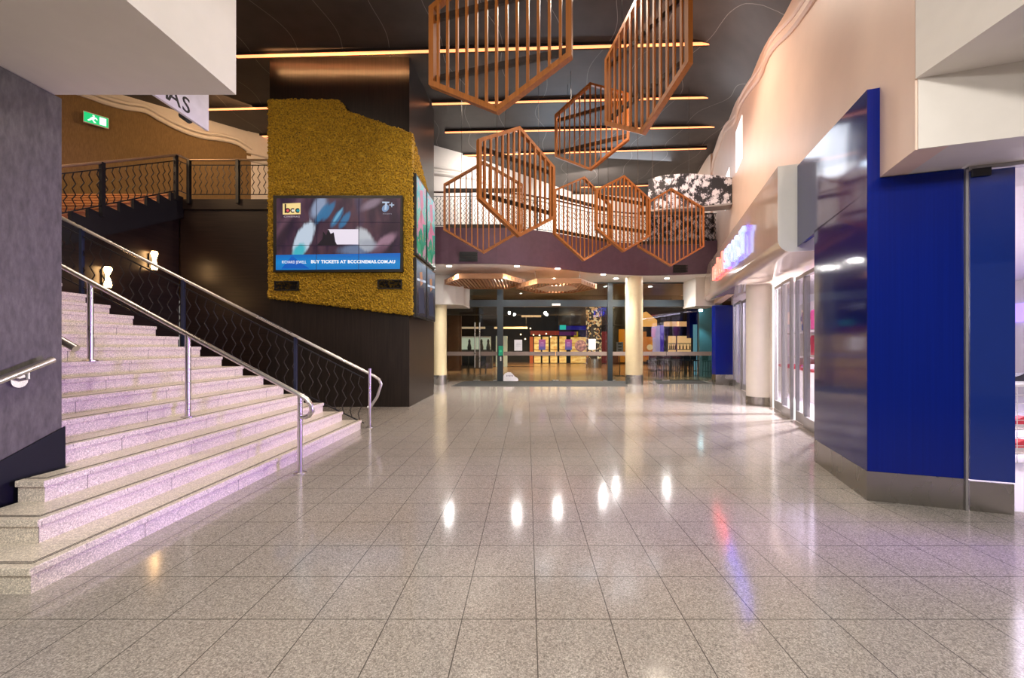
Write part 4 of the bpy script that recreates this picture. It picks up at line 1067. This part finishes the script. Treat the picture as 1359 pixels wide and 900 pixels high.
for x in (a.x + .1, b.x - .1): part('wire', MB().box(x - .008, x + .008, 28.4 - .02, 28.4, a.z, 4.45), M['black'], r_)
a, b = at(656, 434, 31), at(700, 436.5, 31)
r_ = thing('linear_light', 'tan light line right of the first dark post', 'light', ((a.x + b.x) / 2, 31, b.z)); part('diffuser', MB().box(a.x, b.x, 30.9, 31, b.z, a.z), emit('tan_glow2', (.8, .62, .40, 1), .6), r_)
for x in (a.x + .1, b.x - .1): part('wire', MB().box(x - .008, x + .008, 31 - .02, 31, a.z, 4.45), M['black'], r_)
a, b = at(692, 418.5, 30), at(718, 421, 30)
r_ = thing('linear_light', 'bright warm light line high in the middle of the lobby', 'light', ((a.x + b.x) / 2, 30, b.z)); part('diffuser', MB().box(a.x, b.x, 29.8, 30, b.z, a.z), emit('warm_line', (1, .62, .32, 1), 1.0), r_)
for x in (a.x + .1, b.x - .1): part('wire', MB().box(x - .008, x + .008, 30 - .02, 30, a.z, 4.45), M['black'], r_)
a, b = at(658, 446, 29), at(673, 466, 29)
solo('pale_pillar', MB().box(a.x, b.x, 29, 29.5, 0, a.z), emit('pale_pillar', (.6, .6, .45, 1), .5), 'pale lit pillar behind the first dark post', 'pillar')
solo('timber_panel', MB().box(px_x(594, 24), px_x(612, 24), 24, 24.2, 0, 3.3), plain('reddish_timber', (.10, .045, .025, 1), .4, vary=.4), 'reddish dark timber panel at the left end of the lobby', 'panel')
for k, (x, lab) in enumerate(((617, 'dark lobby chair left of the pull handles'), (626, 'dark lobby chair just behind the pull handles'), (641, 'dark lobby chair right of the pull handles'))):
    X = px_x(x, 21); r_ = thing('lounge_chair', lab, 'chair', (X, 21, 0), 'chairs in the left lobby bay')
    part('seat', MB().box(X - .16, X + .16, 20.8, 21.2, .44, .5), M['black'], r_); part('backrest', MB().box(X - .16, X + .16, 21.16, 21.2, .5, .95), M['black'], r_)
    for i in (-1, 1):
        for j in (-1, 1): part('leg', MB().box(X + .14 * i - .015, X + .14 * i + .015, 21 + .17 * j - .015, 21 + .17 * j + .015, 0, .44), M['black'], r_)
for k, (x, y, lab) in enumerate(((691, 444, 'leftmost'), (697, 450, 'lowest'), (704, 436, 'highest'), (708, 444.5, 'third from left'), (716, 445, 'fourth from left'), (725, 443, 'fifth from left'), (731, 447, 'rightmost'))):
    c_ = at(x, y, 29)
    r_ = thing('pendant_bulb', 'small warm pendant bulb before the glowing cabinets, ' + lab, 'lamp', c_, 'pendant bulbs in the lobby')
    part('bulb', MB().lathe((c_.x, c_.y, c_.z - .05), [(.02, 0), (.06, .05), (.02, .1)], 10), emit('bulb%d' % k, (1, .72, .42, 1), 6), r_)
    part('cord', MB().box(c_.x - .006, c_.x + .006, 29, 29.012, c_.z + .05, 4.45), M['black'], r_)

# ------------------------------------------------------------------ right side: upper wall, bulkhead, band
tend = 13.2
ww = MB(); nt = 40
ww.slab([Wp(-.56) + (3.127,), Wp(tend) + (3.127,), Wp(tend) + (10.4,), Wp(-.56) + (10.4,)], tuple((V2 * .22)) + (0,))
struct('wall_right', ww, M['wall_right'], 'tall cream wall slanting away on the right', cat='wall')
struct('wall_right_return', MB().prism([(7.4, 16.3), (7.6, 16.3), (8.9, 22.6), (8.6, 22.6)], 4.3, 10.2), M['wall_right'], 'far end of the cream right wall', cat='wall')
rc = [(1150, -130), (1112, -58), (1086, -18), (1066.7, 11), (1050, 33), (1030.5, 53), (1019, 72), (1011, 94), (994, 117), (983, 136), (976, 158), (962.5, 172), (954, 194), (948, 211), (945.5, 228)]
cp = []
for x, y in rc:
    tt, p = on_line(x, W0, U); cp.append(Vector((p[0], p[1], H + (CY - y) / F * p[1])))
cp = dense(cp); nv = Vector((-V2.x, -V2.y, 0))
co = MB(); co.tube([p + nv * .0 + Vector((0, 0, .11)) for p in cp], .05, 8); co.tube([p + nv * .0 + Vector((0, 0, -.08)) for p in cp], .065, 8); co.tube([p - nv * .02 for p in cp], .06, 8)
struct('trim_3', co, M['wall_right'], 'wavy plaster moulding climbing the cream right wall', smooth=True, cat='cornice')
for i, (x0, x1, yt, yb2) in enumerate(((962.5, 968.2, 208, 240), (977, 985.2, 164, 224))):
    (t0, p), (t1, q) = on_line(x0, W0, U), on_line(x1, W0, U)
    ztop_ = (6.95, 7.45)[i]; zbot_ = (5.9, 6.33)[i]
    w_ = struct('window_%d' % (i + 2), MB().slab([Wp(t0, -.012) + (zbot_,), Wp(t1, -.012) + (zbot_,), Wp(t1, -.012) + (ztop_,), Wp(t0, -.012) + (ztop_,)], tuple(V2 * .011) + (0,)), M['window_lit'], 'tall bright window slot in the cream right wall, ' + ('farther one' if i == 0 else 'nearer one'), cat='window')
# block that carries the near corner of the wall, and the bulkhead above it
struct('wall_right_bulkhead', MB().box(3.21, 11, -7, 3.335, 3.71, 10.2), M['white'], 'big white box bulkhead above the blue pillar', cat='bulkhead')
c0 = Vector(Wp(-.572, .015))
blk = [c0, c0 + V2 * 4, c0 + V2 * 4 + U * 1.3, c0 + U * 1.3 + V2 * .0]
struct('wall_right_header', MB().prism([(p.x, p.y) for p in blk], 3.1275, 3.78), M['white'], 'white header block over the shop corner', cat='header')
# band (shop fascia)
lift = lambda t: .034 * (t - 2.1)
prof = [(-.255, 4.16), (-.255, 3.07)] + [(-.255 + .19 * (1 - math.cos(a)), 3.07 - .19 * math.sin(a)) for a in [PI / 2 * i / 6 for i in range(1, 7)]] + [(1.1, 2.88), (1.1, 3.1), (.098, 3.1), (.098, 4.16)]
ts = [2.10 + i * .55 for i in range(20)]
mb = MB(); n = len(prof)
for t_ in ts:
    for s_, z in prof: p = Ap(t_, s_); mb.v.append((p[0], p[1], z + lift(t_)))
for i in range(len(ts) - 1):
    for j in range(n): a = i * n + j; b = i * n + (j + 1) % n; mb.f.append((a, b, b + n, a + n))
mb.f.append(tuple(range((len(ts) - 1) * n, len(ts) * n)))
struct('wall_shop_fascia', mb, M['band'], 'glossy cream shop fascia band with rounded lower edge', smooth=True, cat='fascia')
mb = MB(); mb.slab([Ap(2.10, s_) + (z,) for s_, z in prof], tuple(U * -.012) + (0,))
struct('trim_4', mb, M['cap'], 'white end cap of the shop fascia band', cat='end cap')

# blue pillar
bp = thing('blue_pillar', 'tall glossy royal-blue shop pillar with steel kick plate', 'pillar', (3.5, 4.3, 0))
def Aq(t, s): p = A0 + U * t + V2 * s; return (p.x, p.y)
part('body', MB().prism([Aq(.004, .0), Aq(.004, .725), Aq(1.41, .725), Aq(1.41, .004)], .285, 3.12), M['blue'], bp)
part('side_panel', MB().prism([Aq(0, -.006), Aq(0, .0), Aq(1.41, .0), Aq(1.41, -.006)], .285, 3.0), M['blue_mirror'], bp, label='mirror-gloss dark blue side panel')
part('side_panel', MB().prism([Aq(0, -.006), Aq(0, .0), Aq(2.09, .0), Aq(2.09, -.006)], [3.0, 3.0, 2.95, 2.95], [3.985, 3.985, 4.13, 4.13]), M['blue_mirror'], bp, label='mirror-gloss dark blue side panel')
part('upper_cladding', MB().prism([Aq(.0, .0), Aq(.0, .097), Aq(2.09, .097), Aq(2.09, .0)], 3.0, [3.985, 3.985, 4.13, 4.13]), M['blue'], bp)
part('kick_plate', MB().prism([Aq(-.004, -.008), Aq(-.004, .73), Aq(1.41, .73), Aq(1.41, -.008)], 0, .285), M['kick'], bp)
part('edge_mullion', MB().prism([Aq(-.02, .728), Aq(-.02, .746), Aq(.06, .746), Aq(.06, .728)], 0, 3.1), M['alu'], bp)
bd = thing('blue_door_panel', 'narrow glossy blue glass door leaf right of the blue pillar', 'door', (4.17, 3.62, 0))
part('leaf', MB().prism([Aq(-.005, .765), Aq(-.005, 1.074), Aq(.02, 1.074), Aq(.02, .765)], .285, 3.085), M['blue_door'], bd)
part('kick_plate', MB().prism([Aq(-.004, .765), Aq(-.004, 1.07), Aq(.02, 1.07), Aq(.02, .765)], .0, .27), M['kick'], bd)
part('hinge_block', MB().prism([Aq(-.03, .77), Aq(-.03, .90), Aq(.05, .90), Aq(.05, .77)], 3.03, 3.1), M['black'], bd)
struct('trim_5', MB().prism([Aq(-.02, .75), Aq(-.02, 3), Aq(.06, 3), Aq(.06, .75)], 3.095, 3.127), M['alu'], 'thin metal door track under the white header', cat='track')
# white column before the shop
wc = thing('shop_column', 'white round column with steel base before the shop glass', 'column', (px_x(1008.5, 10.35), 10.35, 0))
part('shaft', MB().lathe((px_x(1008.5, 10.35), 10.35, .21), [(.315, 0), (.315, 2.9)], 40), M['cap'], wc, smooth=True)
part('base_sleeve', MB().lathe((px_x(1008.5, 10.35), 10.35, 0), [(.322, 0), (.322, .21)], 40), M['kick'], wc, smooth=True)
# far blue panel
fbp = thing('blue_wall_panel', 'far royal-blue wall panel between entrance glass and shop glass', 'panel', (7.5, 15.4, 0))
part('panel', MB().box(px_x(949.5, 15.4), px_x(972.5, 15.4), 15.4, 15.7, .40, 3.05), M['blue'], fbp)
part('kick_plate', MB().box(px_x(949.5, 15.4), px_x(972.5, 15.4), 15.385, 15.7, 0, .40), M['kick'], fbp)
solo('glass_side_screen', MB().box(px_x(944, 15.9), px_x(949.3, 15.5), 15.55, 15.58, 0, 3.05), M['shop_glass'], 'narrow glass return beside the far blue panel', 'glass screen')

# shop glazing: framed sliding leaves on the slanted line
S = lambda Y, o=0: (2.595 + .343 * Y + .9459 * o, Y - .3244 * o)
def leaf(Y0, Y1, lab, num, o=0):
    h = 2.86 + .03 * (Y0 - 7); d = door = None
    a, b = S(Y0, o), S(Y1, o)
    def wbox(f0, f1, z0, z1, th):
        p = [a[0] + (b[0] - a[0]) * f0, a[1] + (b[1] - a[1]) * f0]; q = [a[0] + (b[0] - a[0]) * f1, a[1] + (b[1] - a[1]) * f1]
        vx, vy = .9459 * th / 2, -.3244 * th / 2
        return [(p[0] - vx, p[1] - vy), (q[0] - vx, q[1] - vy), (q[0] + vx, q[1] + vy), (p[0] + vx, p[1] + vy)], z0, z1
    L = math.hypot(b[0] - a[0], b[1] - a[1]); e = .06 / L
    mb = MB()
    for f0, f1, z0, z1 in ((0, e, 0, h), (1 - e, 1, 0, h), (e, 1 - e, .0, .2), (e, 1 - e, h - .07, h)): mb.prism(*wbox(f0, f1, z0, z1, .06))
    d = struct('door_%d' % num, mb, M['alu'], lab, cat='door')
    part('pane', MB().prism(*wbox(e, 1 - e, .2, h - .07, .012)), M['shop_glass'], d)
k = 1
for Y0, Y1, o, lab in ((5.6, 6.5, .05, 'framed glass shop leaf hidden behind the blue pillar'), (6.55, 7.45, -.02, 'framed glass shop door leaf next to the blue pillar'), (7.5, 8.15, .05, 'framed glass shop door leaf second from the blue pillar'), (8.2, 8.85, -.02, 'framed glass shop door leaf third from the blue pillar'), (8.9, 9.75, .05, 'framed glass shop door leaf next to the white column'), (11.9, 12.8, 0, 'framed glass shop leaf beyond the white column, first'), (12.85, 13.75, .05, 'framed glass shop leaf beyond the white column, second'), (13.8, 14.7, 0, 'framed glass shop leaf beyond the white column, third'), (14.75, 15.6, .05, 'framed glass shop leaf beside the far blue panel')):
    leaf(Y0, Y1, lab, k, o); k += 1
def sbox(Y0, Y1, o0, o1, z0, z1): return MB().prism([S(Y0, o0), S(Y1, o0), S(Y1, o1), S(Y0, o1)], z0, z1)
struct('wall_shop_pier', sbox(9.8, 11.85, 0, .12, 0, 3.0), M['cap'], 'white shop wall behind the round white column', cat='wall')
# shop room
shop_floor = [(4.36, 3.66), (10.3, 1.70), (15.5, 14.0), (7.98, 15.7), (4.5, 5.55)]
struct('floor_shop', MB().prism(shop_floor, -.05, .004), plain('shop_floor_white', (.75, .72, .76, 1), .25, vary=.02), 'white shop floor behind the glass', cat='floor')
struct('ceiling_shop', MB().prism([(4.3, 5.2), (4.3, 3.66), (10.3, 1.70), (15.5, 14.0), (7.98, 15.7)], 3.45, 3.5), M['cap'], 'white shop ceiling', cat='ceiling')
struct('wall_shop_back', MB().prism([(10.3, 1.7), (10.4, 1.7), (15.6, 14.0), (15.5, 14.0)], 0, 3.5).prism([(15.5, 14.0), (7.98, 15.7), (7.98, 15.8), (15.5, 14.1)], 0, 3.5), M['cap'], 'white back walls of the shop', cat='wall')
pv = emit('violet_light_box', (.42, .30, 1.0, 1), 1.3)
struct('trim_6', MB().prism([(10.24, 1.8), (10.28, 1.8), (15.4, 13.9), (15.36, 13.9)], 2.2, 2.75), pv, 'violet lit band along the shop back wall', cat='light band')
# display wall of sports goods
dwall = thing('display_wall', 'white slotted display wall with shelves behind the shop doors', 'display', (7.2, 11.5, 0))
part('panel', sbox(9.9, 14.8, 1.9, 1.96, 0, 2.9), M['cap'], dwall)
for z in (1.12, 1.9): part('shelf', sbox(9.9, 14.8, 1.5, 1.9, z, z + .03), M['cap'], dwall)
part('plinth', sbox(9.9, 14.8, 1.2, 1.9, .004, .80), M['cap'], dwall)
part('red_band', sbox(9.9, 14.8, 1.19, 1.9, .80, .86), em('shop_red', 214, 40, 70, .6), dwall)
def shoe(Y, o, z, col_, lab, sole=(.8, .8, .8, 1), ang=None):
    base = Vector(S(Y, o) + (z,)); d = Vector((.3244, .9459, 0)) if ang is None else Vector((math.cos(ang), math.sin(ang), 0)); n = Vector((-d.y, d.x, 0))
    r_ = thing('sports_shoe', lab, 'shoe', base, 'sports shoes on display')
    prof_ = [(-.15, .02), (-.15, .12), (-.12, .13), (-.05, .10), (.04, .075), (.12, .06), (.16, .03), (.16, .02)]
    mb = MB(); mb.slab([base + d * u_ + Vector((0, 0, w_)) - n * .045 for u_, w_ in prof_], n * .09)
    part('upper', mb, plain('shoe_' + lab[:28], col_, .5), r_, bevel=.012)
    mb = MB(); mb.slab([base + d * u_ + Vector((0, 0, w_)) - n * .05 for u_, w_ in ((-.155, 0), (-.155, .025), (.165, .025), (.165, 0))], n * .1)
    part('sole', mb, plain('sole_' + lab[:28], sole, .6), r_)
def shirt(Y, o, z, col_, lab, w=.40, h=.6):
    base = Vector(S(Y, o) + (z,)); d = Vector((.3244, .9459, 0)); nn_ = Vector((.9459, -.3244, 0))
    pts = [(-.24, 0), (.24, 0), (.23, .6), (.38, .5), (.44, .66), (.2, .95), (.08, 1.0), (0, .93), (-.08, 1.0), (-.2, .95), (-.44, .66), (-.38, .5), (-.23, .6)]
    mb = MB(); mb.slab([base + d * (u_ * w / .6) + Vector((0, 0, w_ * h)) for u_, w_ in pts], nn_ * .06)
    return solo('sports_shirt', mb, plain('shirt_' + lab[:28], col_, .8), lab, 'shirt', 'shirts on the shop display wall', bevel=.01)
for Y, z, col_, lab in ((10.15, 2.0, (.75, .04, .06, 1), 'red sports shirt high on the display wall nearest the blue pillar'), (10.75, 2.0, (.85, .8, .85, 1), 'white sports shirt high on the display wall second along'), (11.4, 2.0, (.06, .05, .2, 1), 'navy sports shirt high on the display wall third along'), (12.1, 2.0, (.35, .06, .4, 1), 'purple sports shirt high on the display wall fourth along'), (12.8, 2.0, (.7, .1, .3, 1), 'pink sports shirt high on the display wall fifth along'), (13.6, 2.0, (.05, .1, .35, 1), 'blue sports shirt high on the display wall at far end'), (10.15, 1.22, (.85, .6, .02, 1), 'yellow sports shirt on the middle rail nearest the blue pillar'), (10.75, 1.22, (.02, .02, .03, 1), 'black sports shirt on the middle rail second along'), (11.4, 1.22, (.02, .22, .25, 1), 'teal sports shirt on the middle rail third along'), (12.1, 1.22, (.2, .08, .5, 1), 'violet sports shirt on the middle rail fourth along'), (12.8, 1.22, (.6, .05, .1, 1), 'dark red sports shirt on the middle rail fifth along')):
    shirt(Y, 1.75, z, col_, lab)
for i, (Y, col_, lab) in enumerate(((10.1, (.03, .03, .04, 1), 'black sports shoe on the red-edged plinth nearest the blue pillar'), (10.6, (.7, .05, .08, 1), 'red sports shoe on the red-edged plinth second along'), (11.1, (.1, .1, .5, 1), 'blue sports shoe on the red-edged plinth third along'), (11.6, (.8, .8, .8, 1), 'white sports shoe on the red-edged plinth fourth along'), (12.1, (.5, .1, .5, 1), 'purple sports shoe on the red-edged plinth fifth along'))):
    shoe(Y, 1.35, .865, col_, lab)
# wire rack with shoes at the extreme right
rk = thing('wire_rack', 'white wire rack of shoes inside the shop at the picture edge', 'rack', (6.5, 5.0, 0))
mb = MB()
for i in range(12): mb.box(5.95 + i * .1, 5.956 + i * .1, 4.98, 4.986, .05, 1.0)
for i in range(10): mb.box(5.95, 7.06, 4.98, 4.986, .05 + i * .105, .056 + i * .105)
part('wire_grid', mb, M['cap'], rk)
for z in (.15, .45, 1.0): part('shelf', MB().box(5.95, 7.06, 5.0, 5.4, z, z + .02), M['cap'], rk)
for X in (5.97, 7.04): part('leg', MB().box(X - .015, X + .015, 5.37, 5.4, 0, 1.0), M['cap'], rk)
def shoe_at(X, Y, z, col_, lab):
    base = Vector((X, Y, z)); Yb = Y
    # reuse shoe() on an equivalent point of the slanted line
    o = (X - 2.595 - .343 * Y) / (.9459 + .343 * .3244); shoe(Y + .3244 * o, o, z, col_, lab, ang=PI)
shoe_at(6.25, 5.2, .17, (.7, .03, .05, 1), 'red sports shoe on the lowest shelf of the wire rack')
shoe_at(6.25, 5.2, .47, (.65, .03, .06, 1), 'red sports shoe on the middle shelf of the wire rack')
shoe_at(6.25, 5.2, 1.02, (.02, .02, .03, 1), 'black sports shoe on the top of the wire rack')

# shop sign: ten back-lit letters on the band
sg = thing('shop_sign', 'back-lit shop name sign, red part then blue part, on the cream fascia band', 'sign', Vector(Ap(6.5, -.26) + (3.4,)))
word = 'rebelSPORT'; tl, tm, tr_ = 9.0, 6.62, 4.02
face_r = emit('letter_red_face', (1.0, .36, .26, 1), 1.0); face_b = emit('letter_blue_face', (.50, .62, 1.0, 1), 1.0)
halo_r = emit('letter_red_halo', (1.0, .04, .05, 1), 8.0); halo_b = emit('letter_blue_halo', (.06, .05, 1.0, 1), 9.0)
rdir = Vector((-U.x, -U.y, 0))
for i, ch_ in enumerate(word):
    red = i < 5
    w_ = ((tl - tm) if red else (tm - tr_)) / 5
    t0 = (tl - w_ * i) if red else (tm - w_ * (i - 5))
    zb = 3.27 + lift(t0) + .005 * (t0 - 4)
    hgt = {'r': .40, 'e': .40}.get(ch_, .54 if red else .50)
    raw = text_mb(ch_, 1.0, (0, 0, 0), (1, 0, 0), (0, 0, 1), .06, bold=.03)
    xs_ = [v[0] for v in raw.v]; zs_ = [v[2] for v in raw.v]
    fx = (w_ * .86 * (.45 if ch_ == 'l' else 1)) / (max(xs_) - min(xs_)); fz = hgt / (max(zs_) - min(zs_))
    def put(v, so, gx=1.0):
        u_ = (v[0] - min(xs_)) * fx; p = Vector(Ap(t0, -.255 - so)) ; q = p - U * u_
        return (q.x, q.y, zb + (v[2] - min(zs_)) * fz)
    lm = MB(); lm.f = raw.f; lm.v = [put(v, .06 - v[1]) for v in raw.v]
    l_ = part('letter', lm, face_r if red else face_b, sg)
    hm_ = MB(); hm_.f = raw.f; hm_.v = [put(v, .03 - v[1] * .2) for v in raw.v]
    part('halo', hm_, halo_r if red else halo_b, l_)

# ------------------------------------------------------------------ light
def area(name, loc, target, size, power, color, size_y=None, spread=None):
    l = bpy.data.lights.new(name, 'AREA'); l.energy = power; l.color = color; l.size = size
    if size_y: l.shape = 'RECTANGLE'; l.size_y = size_y
    if spread: l.spread = math.radians(spread)
    o = bpy.data.objects.new(name, l); C.objects.link(o); o.location = loc
    o.rotation_euler = (Vector(target) - Vector(loc)).to_track_quat('-Z', 'Y').to_euler()
    return o
def point(name, loc, power, color, r=.15):
    l = bpy.data.lights.new(name, 'POINT'); l.energy = power; l.color = color; l.shadow_soft_size = r
    o = bpy.data.objects.new(name, l); C.objects.link(o); o.location = loc; return o
WARM, ORG = (1, .86, .72), (1, .58, .28)
def spot(name, loc, target, power, color, cone, blend=.5, r=.08):
    l = bpy.data.lights.new(name, 'SPOT'); l.energy = power; l.color = color; l.spot_size = math.radians(cone); l.spot_blend = blend; l.shadow_soft_size = r
    o = bpy.data.objects.new(name, l); C.objects.link(o); o.location = loc
    o.rotation_euler = (Vector(target) - Vector(loc)).to_track_quat('-Z', 'Y').to_euler(); return o
area('mall_ceiling_lamp', (.4, -2.5, 8.9), (.4, 4.0, 0), 3.6, 180, (1, .95, .88), 4)
for x, y in ((-1.6, -1.2), (1.6, -1.2), (-1.2, -3.2), (1.8, -3.2)):
    spot('mall_downlight', (x, y, 4.4), (x - .6, y + 4.5, 0), 430, (1, .95, .88), 150, .6, .12)  # added unseen fill from behind the camera, brightens the stair fronts
for x, y in ((-1.2, 7.4), (1.2, 7.4), (3.2, 8.2), (-1.2, 10.6), (1.4, 10.6), (3.6, 11.0)):
    spot('hall_downlight', (x, y, 8.2), (x, y + .5, 0), 430, (1, .85, .70), 130, .6, .2)  # added fill for the hall floor, no fittings hang here
for x, y, w_ in dl:
    Y = F * (SOF - H) / (CY - y); X = px_x(x, Y)
    spot('downlight_beam', (X, Y, SOF - .03), (X, Y, 0), 70 if y > 369.5 and x < 800 else 760, (1, .90, .80), 125, .7, .06)
area('stair_lamp', (-6, 5.2, 8.0), (-5.4, 5.0, 1), 2.5, 200, (1, .80, .62), 2)
area('shop_lamp', (7.6, 8.2, 3.4), (7.6, 8.2, 0), 3, 520, (.84, .74, 1.0), 8)
area('display_lamp', (6.55, 9.6, 3.2), (8.6, 11.4, 1.2), 3, 260, (.88, .80, 1.0), .3)  # added lamp turned away from view, brightens the display wall
area('shop_lamp_low', (7.3, 8.9, 2.3), (1.0, 9.4, 0), .3, 800, (1, .92, .92), .3)
spot('shop_violet_lamp', (4.9, 2.4, .35), (-4.5, 5.2, 1.35), 2500, (.40, .18, 1.0), 40, .6, .4)
area('ochre_wall_lamp', (-8.6, 11.6, 8.4), (-10.6, 13.2, 7), 1.5, 90, ORG)
area('upper_stair_lamp', (-9.6, 7.4, 7.2), (-10.6, 8.6, 4), 1.2, 130, (1, .62, .32))
area('balcony_lamp', (-.5, 15.6, 8.9), (-1.5, 18.5, 6.5), 3, 420, (1, .93, .86))
area('ceiling_uplight', (1.5, 15.6, 7.2), (1.0, 14.0, 9.2), 2.5, 70, (.62, .80, 1), .5)  # added unseen lamp that tints the far ceiling bluish
area('balcony_lamp_far', (2.6, 17.6, 8.6), (4.6, 22.4, 6.3), 2, 420, (1, .94, .88), 1)  # added fill so the far white wall behind the balcony reads bright
area('balcony_lamp_cool', (4.5, 17, 8.9), (4.8, 14.8, 6.5), 3, 160, (.85, .9, 1))
area('right_wall_lamp', (2.4, 8.6, 8.0), (6.0, 10.0, 6.6), 1.2, 150, (1, .56, .34), 4)  # added lamp for the orange glow on the cream wall
for nm, x, y, pw, col_ in (('a', -1.5, 22, 1500, (1, .64, .34)), ('b', 3, 24, 1500, (1, .62, .30)), ('c', 0, 30, 2600, (1, .58, .26)), ('d', 5, 31, 2200, (1, .58, .26)), ('e', 10, 25, 1300, (1, .62, .34)), ('f', -6, 24, 700, (1, .8, .6))):
    spot('lobby_lamp', (x, y, 4.38), (x, y, 0), pw, col_, 150, .6, .06)
area('strip_wash', (-4.6, 9.62, 8.38), (-4.6, 9.9, 8.52), 3.3, 45, (1, .50, .2), .02)  # added unseen lamp, strengthens the strip's glow on the tower top
spot('cyan_spot', (at(930, 414, 19.0).x, 19.0, 3.0), (at(934, 470, 19.6).x, 19.5, 0), 130, (.4, .85, 1), 70, .6)

w = bpy.data.worlds.new('hall_ambient'); bpy.context.scene.world = w; w.use_nodes = True
w.node_tree.nodes['Background'].inputs[0].default_value = (1, .93, .86, 1); w.node_tree.nodes['Background'].inputs[1].default_value = .22

cam = bpy.data.cameras.new('camera'); co_ = bpy.data.objects.new('camera', cam); C.objects.link(co_)
co_.location = (0, 0, H); co_.rotation_euler = (PI / 2, 0, 0)
cam.sensor_fit = 'HORIZONTAL'; cam.sensor_width = 36; cam.lens = F / 1359 * 36
cam.shift_x = (679.5 - CX) / 1359; cam.shift_y = (CY - 450) / 1359
cam.clip_start = .05; cam.clip_end = 200
sc = bpy.context.scene; sc.camera = co_
sc.view_settings.view_transform = 'Standard'; sc.view_settings.look = 'None'; sc.view_settings.exposure = -.28; sc.view_settings.gamma = 1
sc.view_settings.use_curve_mapping = False
sc.cycles.use_denoising = True
sc.cycles.max_bounces = 8; sc.cycles.diffuse_bounces = 4; sc.cycles.glossy_bounces = 4; sc.cycles.transparent_max_bounces = 12
sc.cycles.sample_clamp_indirect = 6; sc.cycles.caustics_reflective = False; sc.cycles.caustics_refractive = False
